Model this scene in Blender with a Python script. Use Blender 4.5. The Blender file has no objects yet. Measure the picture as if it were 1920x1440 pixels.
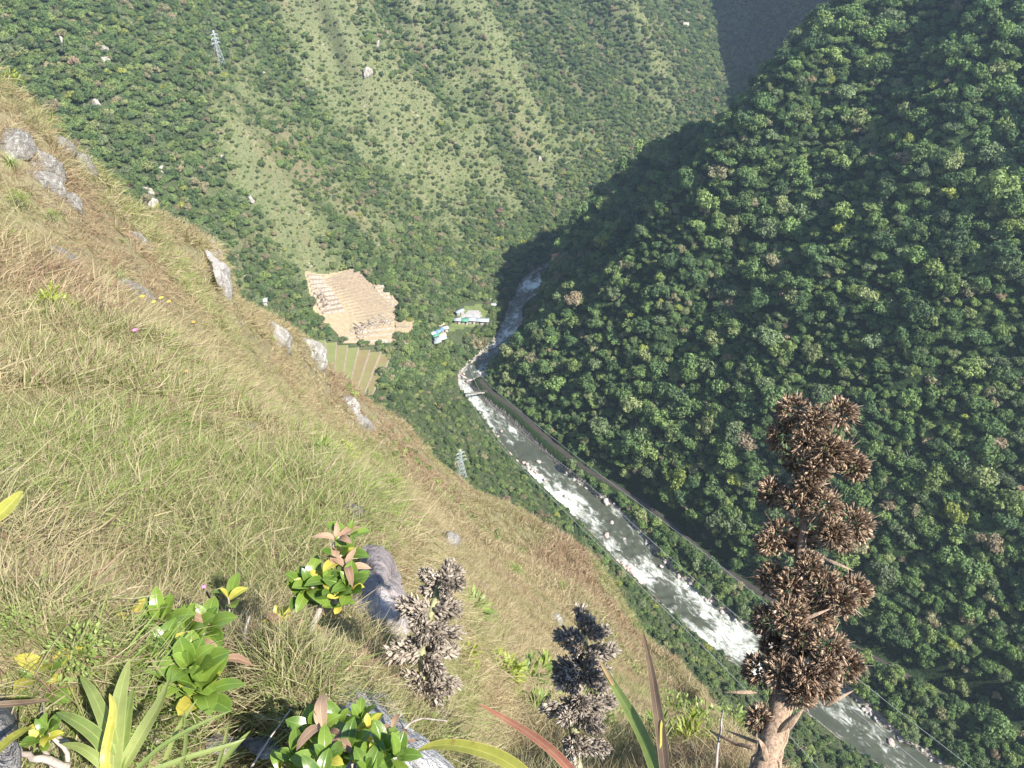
import bpy, math, random
import numpy as np
from mathutils import Vector, Matrix, Euler

# ------------------------------------------------------------------ camera, world, sun, exposure
SC = bpy.context.scene
COL = SC.collection
PITCH = math.radians(38.0)
LENS = 26.0
cam_d = bpy.data.cameras.new("camera"); cam_d.lens = LENS; cam_d.sensor_width = 36.0
cam_d.clip_start = 0.05; cam_d.clip_end = 6000
cam = bpy.data.objects.new("camera", cam_d); COL.objects.link(cam)
cam.location = (0, 0, 0); cam.rotation_euler = (math.pi/2 - PITCH, 0, 0)
SC.camera = cam

SUN_AZ = math.radians(126)      # measured from +Y (view direction) towards +X (right)
SUN_EL = math.radians(46)
world = bpy.data.worlds.new("World"); SC.world = world; world.use_nodes = True
wn = world.node_tree.nodes; wn.clear()
sky = wn.new("ShaderNodeTexSky"); sky.sky_type = 'NISHITA'; sky.sun_disc = False
sky.sun_elevation = SUN_EL; sky.sun_rotation = SUN_AZ
sky.altitude = 2500; sky.dust_density = 1.0
bg = wn.new("ShaderNodeBackground"); bg.inputs["Strength"].default_value = 0.12
wo = wn.new("ShaderNodeOutputWorld")
world.node_tree.links.new(sky.outputs[0], bg.inputs[0]); world.node_tree.links.new(bg.outputs[0], wo.inputs[0])
sl = bpy.data.lights.new("sun", 'SUN'); sl.energy = 5.0; sl.angle = math.radians(0.5); sl.color = (1.0, 0.95, 0.86)
so = bpy.data.objects.new("sun", sl); COL.objects.link(so)
SDIR = Vector((math.sin(SUN_AZ)*math.cos(SUN_EL), math.cos(SUN_AZ)*math.cos(SUN_EL), math.sin(SUN_EL)))
so.rotation_euler = SDIR.to_track_quat('Z', 'Y').to_euler()
SC.view_settings.view_transform = 'Standard'; SC.view_settings.look = 'None'
SC.view_settings.exposure = 1.25; SC.view_settings.gamma = 1.0
SC.cycles.max_bounces = 5; SC.cycles.diffuse_bounces = 3; SC.cycles.glossy_bounces = 2
SC.cycles.transmission_bounces = 3; SC.cycles.volume_bounces = 0; SC.cycles.transparent_max_bounces = 4
SC.cycles.use_fast_gi = False

# ------------------------------------------------------------------ pixel rays (photo pixels, 1920 x 1440)
FPX = LENS/36.0*1920
CP, SP = math.cos(PITCH), math.sin(PITCH)
def ray(px, py):
    x = px-960.0; v = 720.0-py
    d = np.array([x, v*SP+FPX*CP, v*CP-FPX*SP], float)
    return d/np.linalg.norm(d)
def at(px, py, rng):                      # point at a distance along the sight line
    return Vector(ray(px, py)*rng)
def at_z(px, py, z):                      # point where the sight line meets height z
    d = ray(px, py); return d*(z/d[2])
def project(x, y, z):
    f = y*CP - z*SP; u = y*SP + z*CP
    f = np.where(np.abs(f) < 1e-6, 1e-6, f)
    return 960+FPX*x/f, 720-FPX*u/f, f

# ------------------------------------------------------------------ noise
def _hash(ix, iy, seed):
    with np.errstate(over='ignore'):
        h = ix.astype(np.int64)*374761393 + iy.astype(np.int64)*668265263 + np.int64(seed)*1442695041
        h = (h ^ (h >> 13)) * 1274126177
        h = h ^ (h >> 16)
    return (h & 0xFFFFFF).astype(float)/0xFFFFFF
def vnoise(x, y, seed=0):
    x = np.asarray(x, float); y = np.asarray(y, float)
    ix = np.floor(x); iy = np.floor(y); fx = x-ix; fy = y-iy
    fx = fx*fx*(3-2*fx); fy = fy*fy*(3-2*fy)
    a = _hash(ix, iy, seed); b = _hash(ix+1, iy, seed); c = _hash(ix, iy+1, seed); d = _hash(ix+1, iy+1, seed)
    return (a*(1-fx)+b*fx)*(1-fy)+(c*(1-fx)+d*fx)*fy
def fbm(x, y, seed=0, oct=4, gain=.5):
    s = 0; a = 1; t = 0
    for k in range(oct):
        s = s+a*(vnoise(x, y, seed+k*17)*2-1); t += a; a *= gain
        x, y = (x*1.6-y*1.2)+13.1, (x*1.2+y*1.6)+7.7
    return s/t
def sstep(a, b, x):
    t = np.clip((x-a)/(b-a), 0, 1); return t*t*(3-2*t)

# ------------------------------------------------------------------ the river course
RIVER_Z = -300.0
EDGES = [((985,536),(1024,524)), ((953,587),(1000,580)), ((943,617),(977,620)), ((923,653),(950,653)),
         ((890,683),(923,677)), ((863,700),(910,700)), ((858,722),(908,722)), ((883,747),(910,743)),
         ((908,782),(943,765)), ((933,820),(980,793)), ((973,867),(1020,843)), ((1044,936),(1083,904)),
         ((1114,998),(1188,982)), ((1150,1040),(1219,1029)), ((1206,1095),(1256,1065)), ((1250,1140),(1312,1118)),
         ((1345,1210),(1425,1205)), ((1520,1335),(1590,1300)), ((1580,1385),(1660,1365)), ((1660,1420),(1720,1425))]
RL = np.array([at_z(*a, RIVER_Z)[:2] for a, b in EDGES]); RR = np.array([at_z(*b, RIVER_Z)[:2] for a, b in EDGES])
RC = (RL+RR)/2; RW = np.linalg.norm(RL-RR, axis=1)/2
far = np.array([[33,531],[64,554],[112,588],[190,645],[300,735],[430,880],[600,1200]], float)[::-1]
end = RC[-1]; de = np.array([.72,-.69])
nearp = np.array([end+de*40, end+de*110, end+de*220, end+de*420])
RC = np.vstack([far, RC, nearp]); RW = np.concatenate([np.full(len(far), 11.), np.clip(RW, 6, 16), np.full(len(nearp), 13.)])
def resample(P, W, step):
    seg = np.linalg.norm(np.diff(P, axis=0), axis=1); s = np.concatenate([[0], np.cumsum(seg)])
    n = int(s[-1]/step); t = np.linspace(0, s[-1], n)
    Q = np.stack([np.interp(t, s, P[:,0]), np.interp(t, s, P[:,1])], 1); w = np.interp(t, s, W)
    for _ in range(3):
        Q[1:-1] = (Q[:-2]+2*Q[1:-1]+Q[2:])/4; w[1:-1] = (w[:-2]+2*w[1:-1]+w[2:])/4
    return Q, w
RQ, RQW = resample(RC, RW, 5.0)
def river_dist(x, y, P=None, W=None):
    """distance outside the bank, side (+1 = right bank), arc index"""
    P = RQ if P is None else P; W = RQW if W is None else W
    x = np.asarray(x, float); y = np.asarray(y, float)
    best = np.full(x.shape, 1e9); side = np.zeros(x.shape); idx = np.zeros(x.shape); wd = np.zeros(x.shape)
    for i in range(len(P)-1):
        ax, ay = P[i]; bx, by = P[i+1]; dx, dy = bx-ax, by-ay; L = dx*dx+dy*dy
        t = np.clip(((x-ax)*dx+(y-ay)*dy)/L, 0, 1)
        ex = x-ax-t*dx; ey = y-ay-t*dy; d = ex*ex+ey*ey
        m = d < best
        best = np.where(m, d, best); side = np.where(m, np.sign(dx*ey-dy*ex), side)
        idx = np.where(m, i+t, idx); wd = np.where(m, W[i]*(1-t)+W[i+1]*t, wd)
    return np.sqrt(best)-wd, side, idx     # P runs from far to near: + means the right bank as seen

IB = int(np.argmin(RQ[:200,0]+(RQ[:200,1] > 450)*1000))     # the bend
# railway bench on the right bank
PATH_PX = [(900,712),(918,735),(960,762),(1010,808),(1060,852),(1105,885),(1150,908),(1230,960),(1290,1012),(1350,1062),
           (1450,1128),(1560,1192),(1660,1245),(1750,1296),(1850,1345),(1960,1400)]
PATH_Z = RIVER_Z+5
PP = np.array([at_z(a, b, PATH_Z)[:2] for a, b in PATH_PX]); PQ, _ = resample(PP, np.ones(len(PP)), 4.0)

# ------------------------------------------------------------------ near hillside, fitted through surveyed points (pixel, distance)
NEAR_PTS = [(0,1440,1.35),(300,1440,1.35),(600,1440,1.45),(800,1440,1.7),(0,1200,2.0),(300,1200,2.1),(600,1250,2.1),(700,1180,2.7),(780,1330,2.3),
 (0,1000,3.0),(300,1000,3.3),(600,1000,3.8),(720,1000,4.4),(0,800,5.2),(300,800,5.8),(500,850,5.8),(650,880,6.6),
 (0,600,8.8),(200,600,9.3),(350,700,8.6),(0,400,14.5),(200,500,16),(100,350,17),
 (450,650,26),(520,620,42),(570,700,48),(600,800,34),(700,820,58),(740,900,36),(800,900,62),
 (750,980,22),(850,1000,48),(950,1020,72),(850,1100,18),(900,1400,4.6),(950,1300,7.5),(880,1180,11),(1000,1150,34),(1000,1250,16),
 (1100,1150,56),(1100,1250,34),(1200,1260,58),(1150,1350,14),(1250,1400,8),(1350,1420,6),(1250,1330,40),(1050,1400,6)]
SIL_PTS = [(-200,60,22),(0,155,22),(60,205,22),(120,270,23),(180,330,24.5),(235,385,26),(300,410,30),(360,430,33),(410,465,34),(446,568,36),(500,592,40),(570,634,50),
 (605,685,62),(700,757,72),(760,802,78),(812,862,82),(888,922,88),(960,950,92),(1040,1000,96),(1110,1050,98),(1160,1120,96),
 (1200,1190,92),(1260,1240,84),(1310,1290,66),(1345,1345,32),(1400,1440,9),(1500,1560,3.2),(1800,1700,2.0),(2300,1800,1.6)]
def _polar(p, q, r):
    d = ray(p, q)*r; rho = math.hypot(d[0], d[1]); return math.atan2(d[0], d[1]), rho, -d[2]/rho
NP = np.array([_polar(*p) for p in NEAR_PTS]); SPp = np.array([_polar(*p) for p in SIL_PTS])
SPp = SPp[np.argsort(SPp[:,0])]
def sil(az):
    return np.exp(np.interp(az, SPp[:,0], np.log(SPp[:,1]))), np.interp(az, SPp[:,0], SPp[:,2])
_ext = []
for a in np.radians([-58,-45,-30,-15,0,15,30,45,60]):
    _ext.append((a, .62, 1.62/.62))
for a in np.radians([-5,8,20]): _ext.append((a, 1.0, 2.5))
_all = np.vstack([NP, SPp[::1], np.array(_ext)])
KA, KR = 1.6, 0.55
_X = np.stack([_all[:,0]*KA, np.log(_all[:,1])*KR], 1); _V = _all[:,2]
def _phi(r2): return np.where(r2 > 1e-12, .5*r2*np.log(r2+1e-12), 0)
_n = len(_X); _D = ((_X[:,None]-_X[None])**2).sum(-1)
_A = np.zeros((_n+3, _n+3)); _A[:_n,:_n] = _phi(_D)+np.eye(_n)*2e-3
_A[:_n,_n] = 1; _A[:_n,_n+1:] = _X; _A[_n,:_n] = 1; _A[_n+1:,:_n] = _X.T
_W = np.linalg.solve(_A, np.concatenate([_V, np.zeros(3)]))
def z_near(x, y):
    rho = np.hypot(x, y); az = np.arctan2(x, y); azc = np.clip(az, -1.15, 1.05)
    rs, ts = sil(azc)
    r = np.clip(rho, .5, rs)
    u = azc*KA; v = np.log(r)*KR
    t = _W[_n]+_W[_n+1]*u+_W[_n+2]*v
    for i in range(_n):
        t = t+_W[i]*_phi((u-_X[i,0])**2+(v-_X[i,1])**2)
    # blend exactly on to the silhouette line and never above it
    w = sstep(.75, 1.0, r/rs); t = np.maximum(t, ts)*(1-w)+ts*w+0.0
    z = -t*r
    z = np.where(rho < .62, -1.62+(z+1.62)*sstep(.4,.62,rho), z)
    over = np.maximum(rho-rs, 0)
    z = z-over*ts-over*(.35+.25*np.clip(over/(rs*.5+1), 0, 1.5))
    lump = fbm(x/(.9), y/(.9), 5, 3)*.045*np.clip(rho, .6, 3)*.6 + fbm(x/7, y/7, 9, 4)*.055*np.clip(rho-3, 0, 26)*.55
    return z + lump*sstep(.5, 1.2, rho)*(1-.7*sstep(.8, 1., rho/rs)*(rho<rs*1.01))

def z_valley(x, y):
    d, side, idx = river_dist(x, y)
    dA = river_dist(x, y, RQ[IB::3], RQW[IB::3])[0]; dB = river_dist(x, y, RQ[IB % 3:IB+1:3], RQW[IB % 3:IB+1:3])[0]
    dp, sp, _ = river_dist(x, y, PQ[::2], np.full(len(PQ[::2]), 2.6))
    wx = x+14*fbm(x/60, y/60, 41, 3); wy = y+14*fbm(x/60, y/60, 43, 3)
    dd = np.maximum(d, 0)
    bank = np.where(d < 0, np.maximum(-3.0, d*.8), np.minimum(dd*.9, 2.2+dd*.05))
    # right flank
    a = wx*.576-wy*.817            # along the river
    ridge = fbm(a/42., (wx*.817+wy*.576)/240., 51, 3)
    sl_r = 1.02+.13*sstep(330, 400, y)
    OF = 15+18*sstep(290, 180, y); hA = np.minimum(np.maximum(dA-OF, 0), 100)*sl_r+np.maximum(dA-OF-100, 0)*.86; hB = np.maximum(dB-3, 0)*.92+28*(1-np.exp(-np.maximum(dB-3, 0)/15)); kk = 6.
    r_up = -kk*np.log(np.exp(-np.minimum(hA, 600)/kk)+np.exp(-np.minimum(hB, 600)/kk)+1e-30)
    zr = 3+dd*.18+np.maximum(r_up+kk*.69, 0) + (ridge*24+fbm(wx/16, wy/16, 57, 3)*4)*sstep(15, 90, dd)
    # left flank
    b = wx*.78+wy*.62
    lr = fbm(b/62., (wy*.78-wx*.62)/520., 61, 4)
    lr2 = 1-np.abs(fbm(b/95.+3, (wy*.78-wx*.62)/700., 66, 2))*2
    l1 = np.minimum(dd, 95)*.30; l2 = np.maximum(dd-95, 0)*.80
    zl = 2+l1+l2+(lr*42+lr2*24+fbm(wx/22, wy/22, 67, 3)*4)*sstep(70, 260, dd)
    z = np.where(side > 0, zr, zl)
    z = RIVER_Z+np.where(d < 6, bank*1.0, bank+z*sstep(0, 14, d-4))
    z = z+(side > 0)*14*np.exp(-((x-40)**2+(y-468)**2)/(2*22.**2))
    # far dark mountain closing the valley
    q = (x-330)*.72+(y-900)*.69
    zf = RIVER_Z+30+q*1.55+fbm(x/70, y/70, 71, 4)*26
    z = np.maximum(z, np.where(y > 620, zf, -999))
    z = np.where(z > 0, 150*(1-np.exp(-np.maximum(z, 0)/150)), z)     # rounded summits
    # unseen peak added to the right-hand mountain to shade the slope opposite
    z = z+np.where(side > 0, 1, 0)*300*np.exp(-((x-410)**2+(y-845)**2)/(2*85.**2))
    # bench of the railway
    wz = np.clip(1-(dp-.4)/5.5, 0, 1)
    wz = wz*wz*(3-2*wz)
    z = z*(1-wz)+PATH_Z*wz
    return z, d, side, dp
def height(x, y):
    zn = z_near(x, y); zv, d, side, dp = z_valley(x, y)
    return np.maximum(zn, zv), zn > zv, d, side, dp, zv
# ------------------------------------------------------------------ mesh and object helpers
rnd = random.Random(7)
rng = np.random.default_rng(11)
def mesh_np(name, V, F, mats=(), smooth=False, attrs=None):
    """V (n,3); F (m,k) one face size, or a list of such arrays"""
    me = bpy.data.meshes.new(name)
    V = np.asarray(V, np.float32); Fs = F if isinstance(F, list) else [F]
    Fs = [np.asarray(f, np.int32) for f in Fs if len(f)]
    me.vertices.add(len(V)); me.vertices.foreach_set("co", V.ravel())
    loops = np.concatenate([f.ravel() for f in Fs]); sizes = np.concatenate([np.full(len(f), f.shape[1], np.int32) for f in Fs])
    me.loops.add(len(loops)); me.loops.foreach_set("vertex_index", loops)
    st = np.concatenate([[0], np.cumsum(sizes)[:-1]]).astype(np.int32)
    me.polygons.add(len(sizes)); me.polygons.foreach_set("loop_start", st)
    try: me.polygons.foreach_set("loop_total", sizes)
    except Exception: pass
    if smooth: me.polygons.foreach_set("use_smooth", np.ones(len(sizes), bool))
    for m in mats: me.materials.append(m)
    if attrs:
        for k, (dom, typ, arr) in attrs.items():
            a = me.attributes.new(k, typ, dom)
            a.data.foreach_set("value" if typ in ('FLOAT','INT') else ("color" if typ == 'FLOAT_COLOR' else "vector"), np.asarray(arr, np.float32 if typ != 'INT' else np.int32).ravel())
    me.update(calc_edges=True); me.validate(verbose=False)
    return me
def link(name, data, parent=None, loc=None, rot=None, scale=None, **props):
    o = bpy.data.objects.new(name, data); COL.objects.link(o)
    if parent is not None: o.parent = parent
    if loc is not None: o.location = loc
    if rot is not None: o.rotation_euler = rot
    if scale is not None: o.scale = (scale,)*3 if isinstance(scale, (int, float)) else scale
    for k, v in props.items(): o[k] = v
    return o
def tag(o, label=None, cat=None, group=None, kind=None):
    if label: o['label'] = label
    if cat: o['category'] = cat
    if group: o['group'] = group
    if kind: o['kind'] = kind
    return o

# ------------------------------------------------------------------ material helpers
def new_mat(name, rough=.8, spec=.3):
    m = bpy.data.materials.new(name); m.use_nodes = True
    nt = m.node_tree; b = nt.nodes["Principled BSDF"]
    b.inputs["Roughness"].default_value = rough; b.inputs["Specular IOR Level"].default_value = spec
    return m, nt, b
def N(nt, typ, **kw):
    n = nt.nodes.new(typ)
    for k, v in kw.items():
        if k in n.inputs.keys() if isinstance(k, str) else False: n.inputs[k].default_value = v
        else: setattr(n, k, v)
    return n
def noise(nt, vec, scale, detail=4, rough=.55, dist=0.0):
    n = nt.nodes.new("ShaderNodeTexNoise"); n.inputs["Scale"].default_value = scale
    n.inputs["Detail"].default_value = detail; n.inputs["Roughness"].default_value = rough; n.inputs["Distortion"].default_value = dist
    if vec is not None: nt.links.new(vec, n.inputs["Vector"])
    return n.outputs[0]
def ramp(nt, fac, stops):
    r = nt.nodes.new("ShaderNodeValToRGB"); e = r.color_ramp.elements
    while len(e) < len(stops): e.new(.5)
    for el, (p, c) in zip(e, stops): el.position = p; el.color = (*c, 1) if len(c) == 3 else c
    nt.links.new(fac, r.inputs[0]); return r.outputs[0]
def mix(nt, fac, a, b, mode='MIX'):
    n = nt.nodes.new("ShaderNodeMix"); n.data_type = 'RGBA'; n.blend_type = mode
    for s, v in ((n.inputs[0], fac), (n.inputs[6], a), (n.inputs[7], b)):
        if isinstance(v, (int, float)): s.default_value = v
        elif isinstance(v, tuple): s.default_value = (*v, 1) if len(v) == 3 else v
        else: nt.links.new(v, s)
    return n.outputs[2]
def mth(nt, op, a, b=0.0, clamp=False):
    n = nt.nodes.new("ShaderNodeMath"); n.operation = op; n.use_clamp = clamp
    for s, v in ((n.inputs[0], a), (n.inputs[1], b)):
        if isinstance(v, (int, float)): s.default_value = v
        else: nt.links.new(v, s)
    return n.outputs[0]
def bump(nt, h, strength, dist, bsdf):
    n = nt.nodes.new("ShaderNodeBump"); n.inputs["Strength"].default_value = strength; n.inputs["Distance"].default_value = dist
    nt.links.new(h, n.inputs["Height"]); nt.links.new(n.outputs[0], bsdf.inputs["Normal"])
def geo_pos(nt): return nt.nodes.new("ShaderNodeNewGeometry").outputs["Position"]
def attr(nt, name, kind='GEOMETRY'):
    a = nt.nodes.new("ShaderNodeAttribute"); a.attribute_name = name; a.attribute_type = kind; return a
def objco(nt): return nt.nodes.new("ShaderNodeTexCoord").outputs["Object"]
def mapping(nt, vec, scale=(1,1,1), rot=(0,0,0)):
    m = nt.nodes.new("ShaderNodeMapping"); m.inputs["Scale"].default_value = scale; m.inputs["Rotation"].default_value = rot
    nt.links.new(vec, m.inputs[0]); return m.outputs[0]

def mat_hillside():
    m, nt, b = new_mat("dry_grass_soil", .95, .1); p = geo_pos(nt)
    big = noise(nt, p, .12, 5, .6); mid = noise(nt, p, 1.3, 5, .65); fine = noise(nt, p, 9., 4, .7)
    c1 = ramp(nt, mid, [(.25,(.15,.12,.07)), (.45,(.24,.21,.12)), (.6,(.19,.19,.09)), (.75,(.13,.15,.06))])
    c2 = ramp(nt, fine, [(.3,(.09,.075,.045)), (.5,(.25,.215,.13)), (.7,(.33,.295,.185))])
    c = mix(nt, .5, c1, c2)
    red = ramp(nt, big, [(.50,(0,0,0)), (.64,(1,1,1))])
    c = mix(nt, mth(nt, 'MULTIPLY', red, .55), c, (.24,.155,.085))
    nt.links.new(c, b.inputs[0]); bump(nt, fine, .9, .06, b)
    return m
def mat_mountain():
    m, nt, b = new_mat("mountain_scrub", .95, .1); p = geo_pos(nt)
    # stretched down the fall line
    r = mapping(nt, p, (1,1,1), (0,0,math.radians(-51.5)))
    s = mapping(nt, r, (1.0,.35,.35))
    big = noise(nt, s, .022, 6, .6, .4); mid = noise(nt, s, .12, 5, .6); fine = noise(nt, p, .7, 4, .65); vf = noise(nt, p, 2.2, 3, .6)
    c = ramp(nt, mid, [(.3,(.115,.14,.062)), (.45,(.17,.19,.088)), (.6,(.23,.23,.115)), (.75,(.27,.24,.145))])
    c = mix(nt, ramp(nt, fine, [(.42,(0,0,0)), (.62,(1,1,1))]), c, (.07,.10,.03))
    c = mix(nt, mth(nt,'MULTIPLY', ramp(nt, big, [(.55,(0,0,0)), (.66,(1,1,1))]), .6), c, (.22,.165,.105))
    c = mix(nt, mth(nt,'MULTIPLY', ramp(nt, vf, [(.45,(0,0,0)), (.7,(1,1,1))]), .35), c, (.32,.31,.18))
    rk = mth(nt, 'MULTIPLY', ramp(nt, mid, [(.60,(0,0,0)), (.66,(1,1,1))]), ramp(nt, noise(nt, p, .35, 3, .6), [(.58,(0,0,0)), (.63,(1,1,1))]))
    c = mix(nt, rk, c, (.42,.36,.30))
    vg = attr(nt, "veg").outputs["Fac"]; c = mix(nt, mth(nt, 'MULTIPLY', ramp(nt, vg, [(.0,(0,0,0)), (.6,(1,1,1))]), .8), c, (.055,.075,.035))
    c = mix(nt, ramp(nt, mth(nt, 'MULTIPLY', vg, -1.0), [(.05,(0,0,0)), (.6,(.5,.5,.5))]), c, (.185,.195,.105))
    nt.links.new(c, b.inputs[0]); bump(nt, fine, 1.0, 1.6, b)
    return m
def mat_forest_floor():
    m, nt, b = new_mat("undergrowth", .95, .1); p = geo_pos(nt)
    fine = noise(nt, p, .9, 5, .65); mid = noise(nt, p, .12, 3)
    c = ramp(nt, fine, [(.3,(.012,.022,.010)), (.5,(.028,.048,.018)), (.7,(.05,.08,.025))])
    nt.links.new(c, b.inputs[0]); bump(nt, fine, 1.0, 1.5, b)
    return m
def mat_bank():
    m, nt, b = new_mat("river_bank_stones", .9, .2); p = geo_pos(nt)
    v = nt.nodes.new("ShaderNodeTexVoronoi"); v.inputs["Scale"].default_value = .75; nt.links.new(p, v.inputs["Vector"])
    c = mix(nt, .5, ramp(nt, v.outputs["Color"], [(.1,(.16,.13,.11)), (.5,(.34,.29,.26)), (.9,(.48,.43,.39))]), ramp(nt, noise(nt, p, 2.0, 4), [(.3,(.09,.08,.065)), (.7,(.36,.32,.28))]))
    nt.links.new(c, b.inputs[0])
    bump(nt, mth(nt,'SUBTRACT', 1.0, v.outputs["Distance"]), 1.0, .5, b)
    return m
M_HILL = mat_hillside(); M_MTN = mat_mountain(); M_FLOOR = mat_forest_floor(); M_BANK = mat_bank()

# ------------------------------------------------------------------ the ground as one polar survey grid, cut into its landforms
AZ = np.radians(np.concatenate([np.arange(-178, -60, 4.0), np.arange(-60, 60.01, .14), np.arange(64, 181, 4.0)]))
RH = np.exp(np.concatenate([np.arange(math.log(.25), math.log(160), .0105), np.arange(math.log(160), math.log(600), .0042), np.linspace(math.log(600), math.log(1700), 100)]))
GA, GR = np.meshgrid(AZ, RH, indexing='ij')
GX = GR*np.sin(GA); GY = GR*np.cos(GA)
GZ, GN, GD, GS, GP, GV = height(GX, GY)
def ginterp(fields, x, y):
    """read survey fields between the grid's points"""
    az = np.arctan2(x, y); i = np.clip(np.searchsorted(AZ, az)-1, 0, len(AZ)-2); u = np.clip((az-AZ[i])/(AZ[i+1]-AZ[i]), 0, 1)
    r = np.hypot(x, y); j = np.clip(np.searchsorted(RH, r)-1, 0, len(RH)-2); v = np.clip((r-RH[j])/(RH[j+1]-RH[j]), 0, 1)
    return [(f[i, j]*(1-u)+f[i+1, j]*u)*(1-v)+(f[i, j+1]*(1-u)+f[i+1, j+1]*u)*v for f in fields]
HOR = np.maximum.accumulate(GZ/GR, axis=1)           # skyline seen from the viewpoint
def lookup_hor(x, y):
    az = np.arctan2(x, y); r = np.hypot(x, y)
    i = np.clip(np.searchsorted(AZ, az), 1, len(AZ)-1); j = np.clip(np.searchsorted(RH, r*.985), 1, len(RH)-1)
    return HOR[i, j-1]
def left_veg(X3, Y3, px3, py3, d3):
    """how wooded the left mountain is at a place: more in the gullies, less on the ridges"""
    b = X3*.78+Y3*.62; f = Y3*.78-X3*.62
    dens = fbm(b/34., f/150., 130, 4)+.55*fbm(X3/15, Y3/15, 134, 3)
    wx = X3+14*fbm(X3/60, Y3/60, 41, 3); wy = Y3+14*fbm(X3/60, Y3/60, 43, 3)
    dens -= .72*fbm((wx*.78+wy*.62)/62., (wy*.78-wx*.62)/520., 61, 4)
    dens += .17+1.1*sstep(600, 330, px3+.25*py3) + .75*sstep(80, 20, d3) - .05 + .5*sstep(300, 560, py3)
    return dens+.9*sstep(1230, 1330, px3)*(py3 < 260)
def build_terrain():
    na, nr = GX.shape
    V = np.stack([GX, GY, GZ], -1).reshape(-1, 3)
    ia, ir = np.meshgrid(np.arange(na-1), np.arange(nr-1), indexing='ij')
    a = (ia*nr+ir).ravel(); F = np.stack([a, a+1, a+nr+1, a+nr], 1)
    c = a
    near = GN.ravel()[c]; d = GD.ravel()[c]; s = GS.ravel()[c]; y = GY.ravel()[c]; x = GX.ravel()[c]
    dist = GR.ravel()[c]
    q = (x-330)*.72+(y-900)*.69
    z = GZ.ravel()[c]
    cls = np.where(near, 0, np.where((z < RIVER_Z+1.5) & (d < 2.2+2.5*fbm(x/9, y/9, 81, 2)+2.5*(s < 0)*(y > 395)), 1, np.where((y > 620) & (q > 0) & (d > 30), 4, np.where(s > 0, 2, 3))))
    for k, (nm, mat) in enumerate([("hillside", M_HILL), ("river_bank_ground", M_BANK), ("forested_mountain_terrain", M_FLOOR), ("mountain_slope_terrain", M_MTN), ("far_mountain_terrain", M_FLOOR)]):
        f = F[cls == k]
        if not len(f): continue
        u, inv = np.unique(f.ravel(), return_inverse=True)
        at_ = None
        if k == 3:
            W = V[u]; qx, qy, qf = project(W[:,0], W[:,1], W[:,2]); qx = np.where(qf > 0, qx, 0); qy = np.where(qf > 0, qy, 300); at_ = {'veg': ('POINT', 'FLOAT', left_veg(W[:,0], W[:,1], qx, qy, GD.reshape(-1)[u]))}
        me = mesh_np(nm, V[u], inv.reshape(-1, 4), [mat], smooth=True, attrs=at_)
        o = link(nm, me); o['kind'] = 'structure'
build_terrain()

# ------------------------------------------------------------------ river water
def build_river():
    nx = 15; W = RQW+3.5
    T = np.gradient(RQ, axis=0); T /= np.linalg.norm(T, axis=1)[:, None]; Nn = np.stack([-T[:,1], T[:,0]], 1)
    # finer along the stream
    s = np.linspace(0, len(RQ)-1, (len(RQ)-1)*5); i = np.arange(len(RQ))
    cx = np.interp(s, i, RQ[:,0]); cy = np.interp(s, i, RQ[:,1]); w = np.interp(s, i, W); nxx = np.interp(s, i, Nn[:,0]); nyy = np.interp(s, i, Nn[:,1])
    u = np.linspace(-1, 1, 41)
    X = cx[:,None]+nxx[:,None]*w[:,None]*u; Y = cy[:,None]+nyy[:,None]*w[:,None]*u
    rough = sstep(-.25, .35, fbm(X/26, Y/26, 90, 2))
    Z = RIVER_Z+(fbm(X/2.2, Y/2.2, 91, 3)*.75+np.abs(fbm(X/4.5, Y/4.5, 92, 2))*.9)*(.35+.65*rough)
    V = np.stack([X, Y, Z], -1).reshape(-1, 3); n, mcol = X.shape
    ia, ir = np.meshgrid(np.arange(n-1), np.arange(mcol-1), indexing='ij'); a = (ia*mcol+ir).ravel()
    F = np.stack([a, a+1, a+mcol+1, a+mcol], 1)
    uu = np.broadcast_to(u, X.shape).ravel(); al = np.broadcast_to(s[:,None]*5.0, X.shape).ravel()
    m, nt, b = new_mat("white_water", .12, .5)
    st = attr(nt, "stream").outputs["Vector"]
    p = mapping(nt, st, (1, .45, 1))
    n1 = noise(nt, p, .28, 8, .68, 1.2); n2 = noise(nt, p, .06, 3, .5); n3 = noise(nt, p, 1.1, 5, .7, .8)
    f = mth(nt, 'ADD', mth(nt, 'MULTIPLY', n1, .62), mth(nt, 'ADD', mth(nt, 'MULTIPLY', n2, .85), mth(nt, 'MULTIPLY', n3, .22)))
    foam = ramp(nt, f, [(.83,(0,0,0)), (.91,(.35,.35,.35)), (1.0,(1,1,1))])
    deep = ramp(nt, n2, [(.3,(.055,.062,.042)), (.7,(.095,.10,.07))])
    c = mix(nt, foam, deep, (.78,.80,.74))
    nt.links.new(c, b.inputs[0])
    r = nt.nodes.new("ShaderNodeMapRange"); nt.links.new(foam, r.inputs[0]); r.inputs[3].default_value = .12; r.inputs[4].default_value = .85
    nt.links.new(r.outputs[0], b.inputs["Roughness"]); bump(nt, f, .8, .5, b)
    strm = np.stack([uu*np.repeat(w, mcol), al, np.zeros_like(al)], 1)
    me = mesh_np("river", V, F, [m], smooth=True, attrs={"stream": ('POINT', 'FLOAT_VECTOR', strm)})
    link("river", me)['kind'] = 'structure'
build_river()
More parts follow.
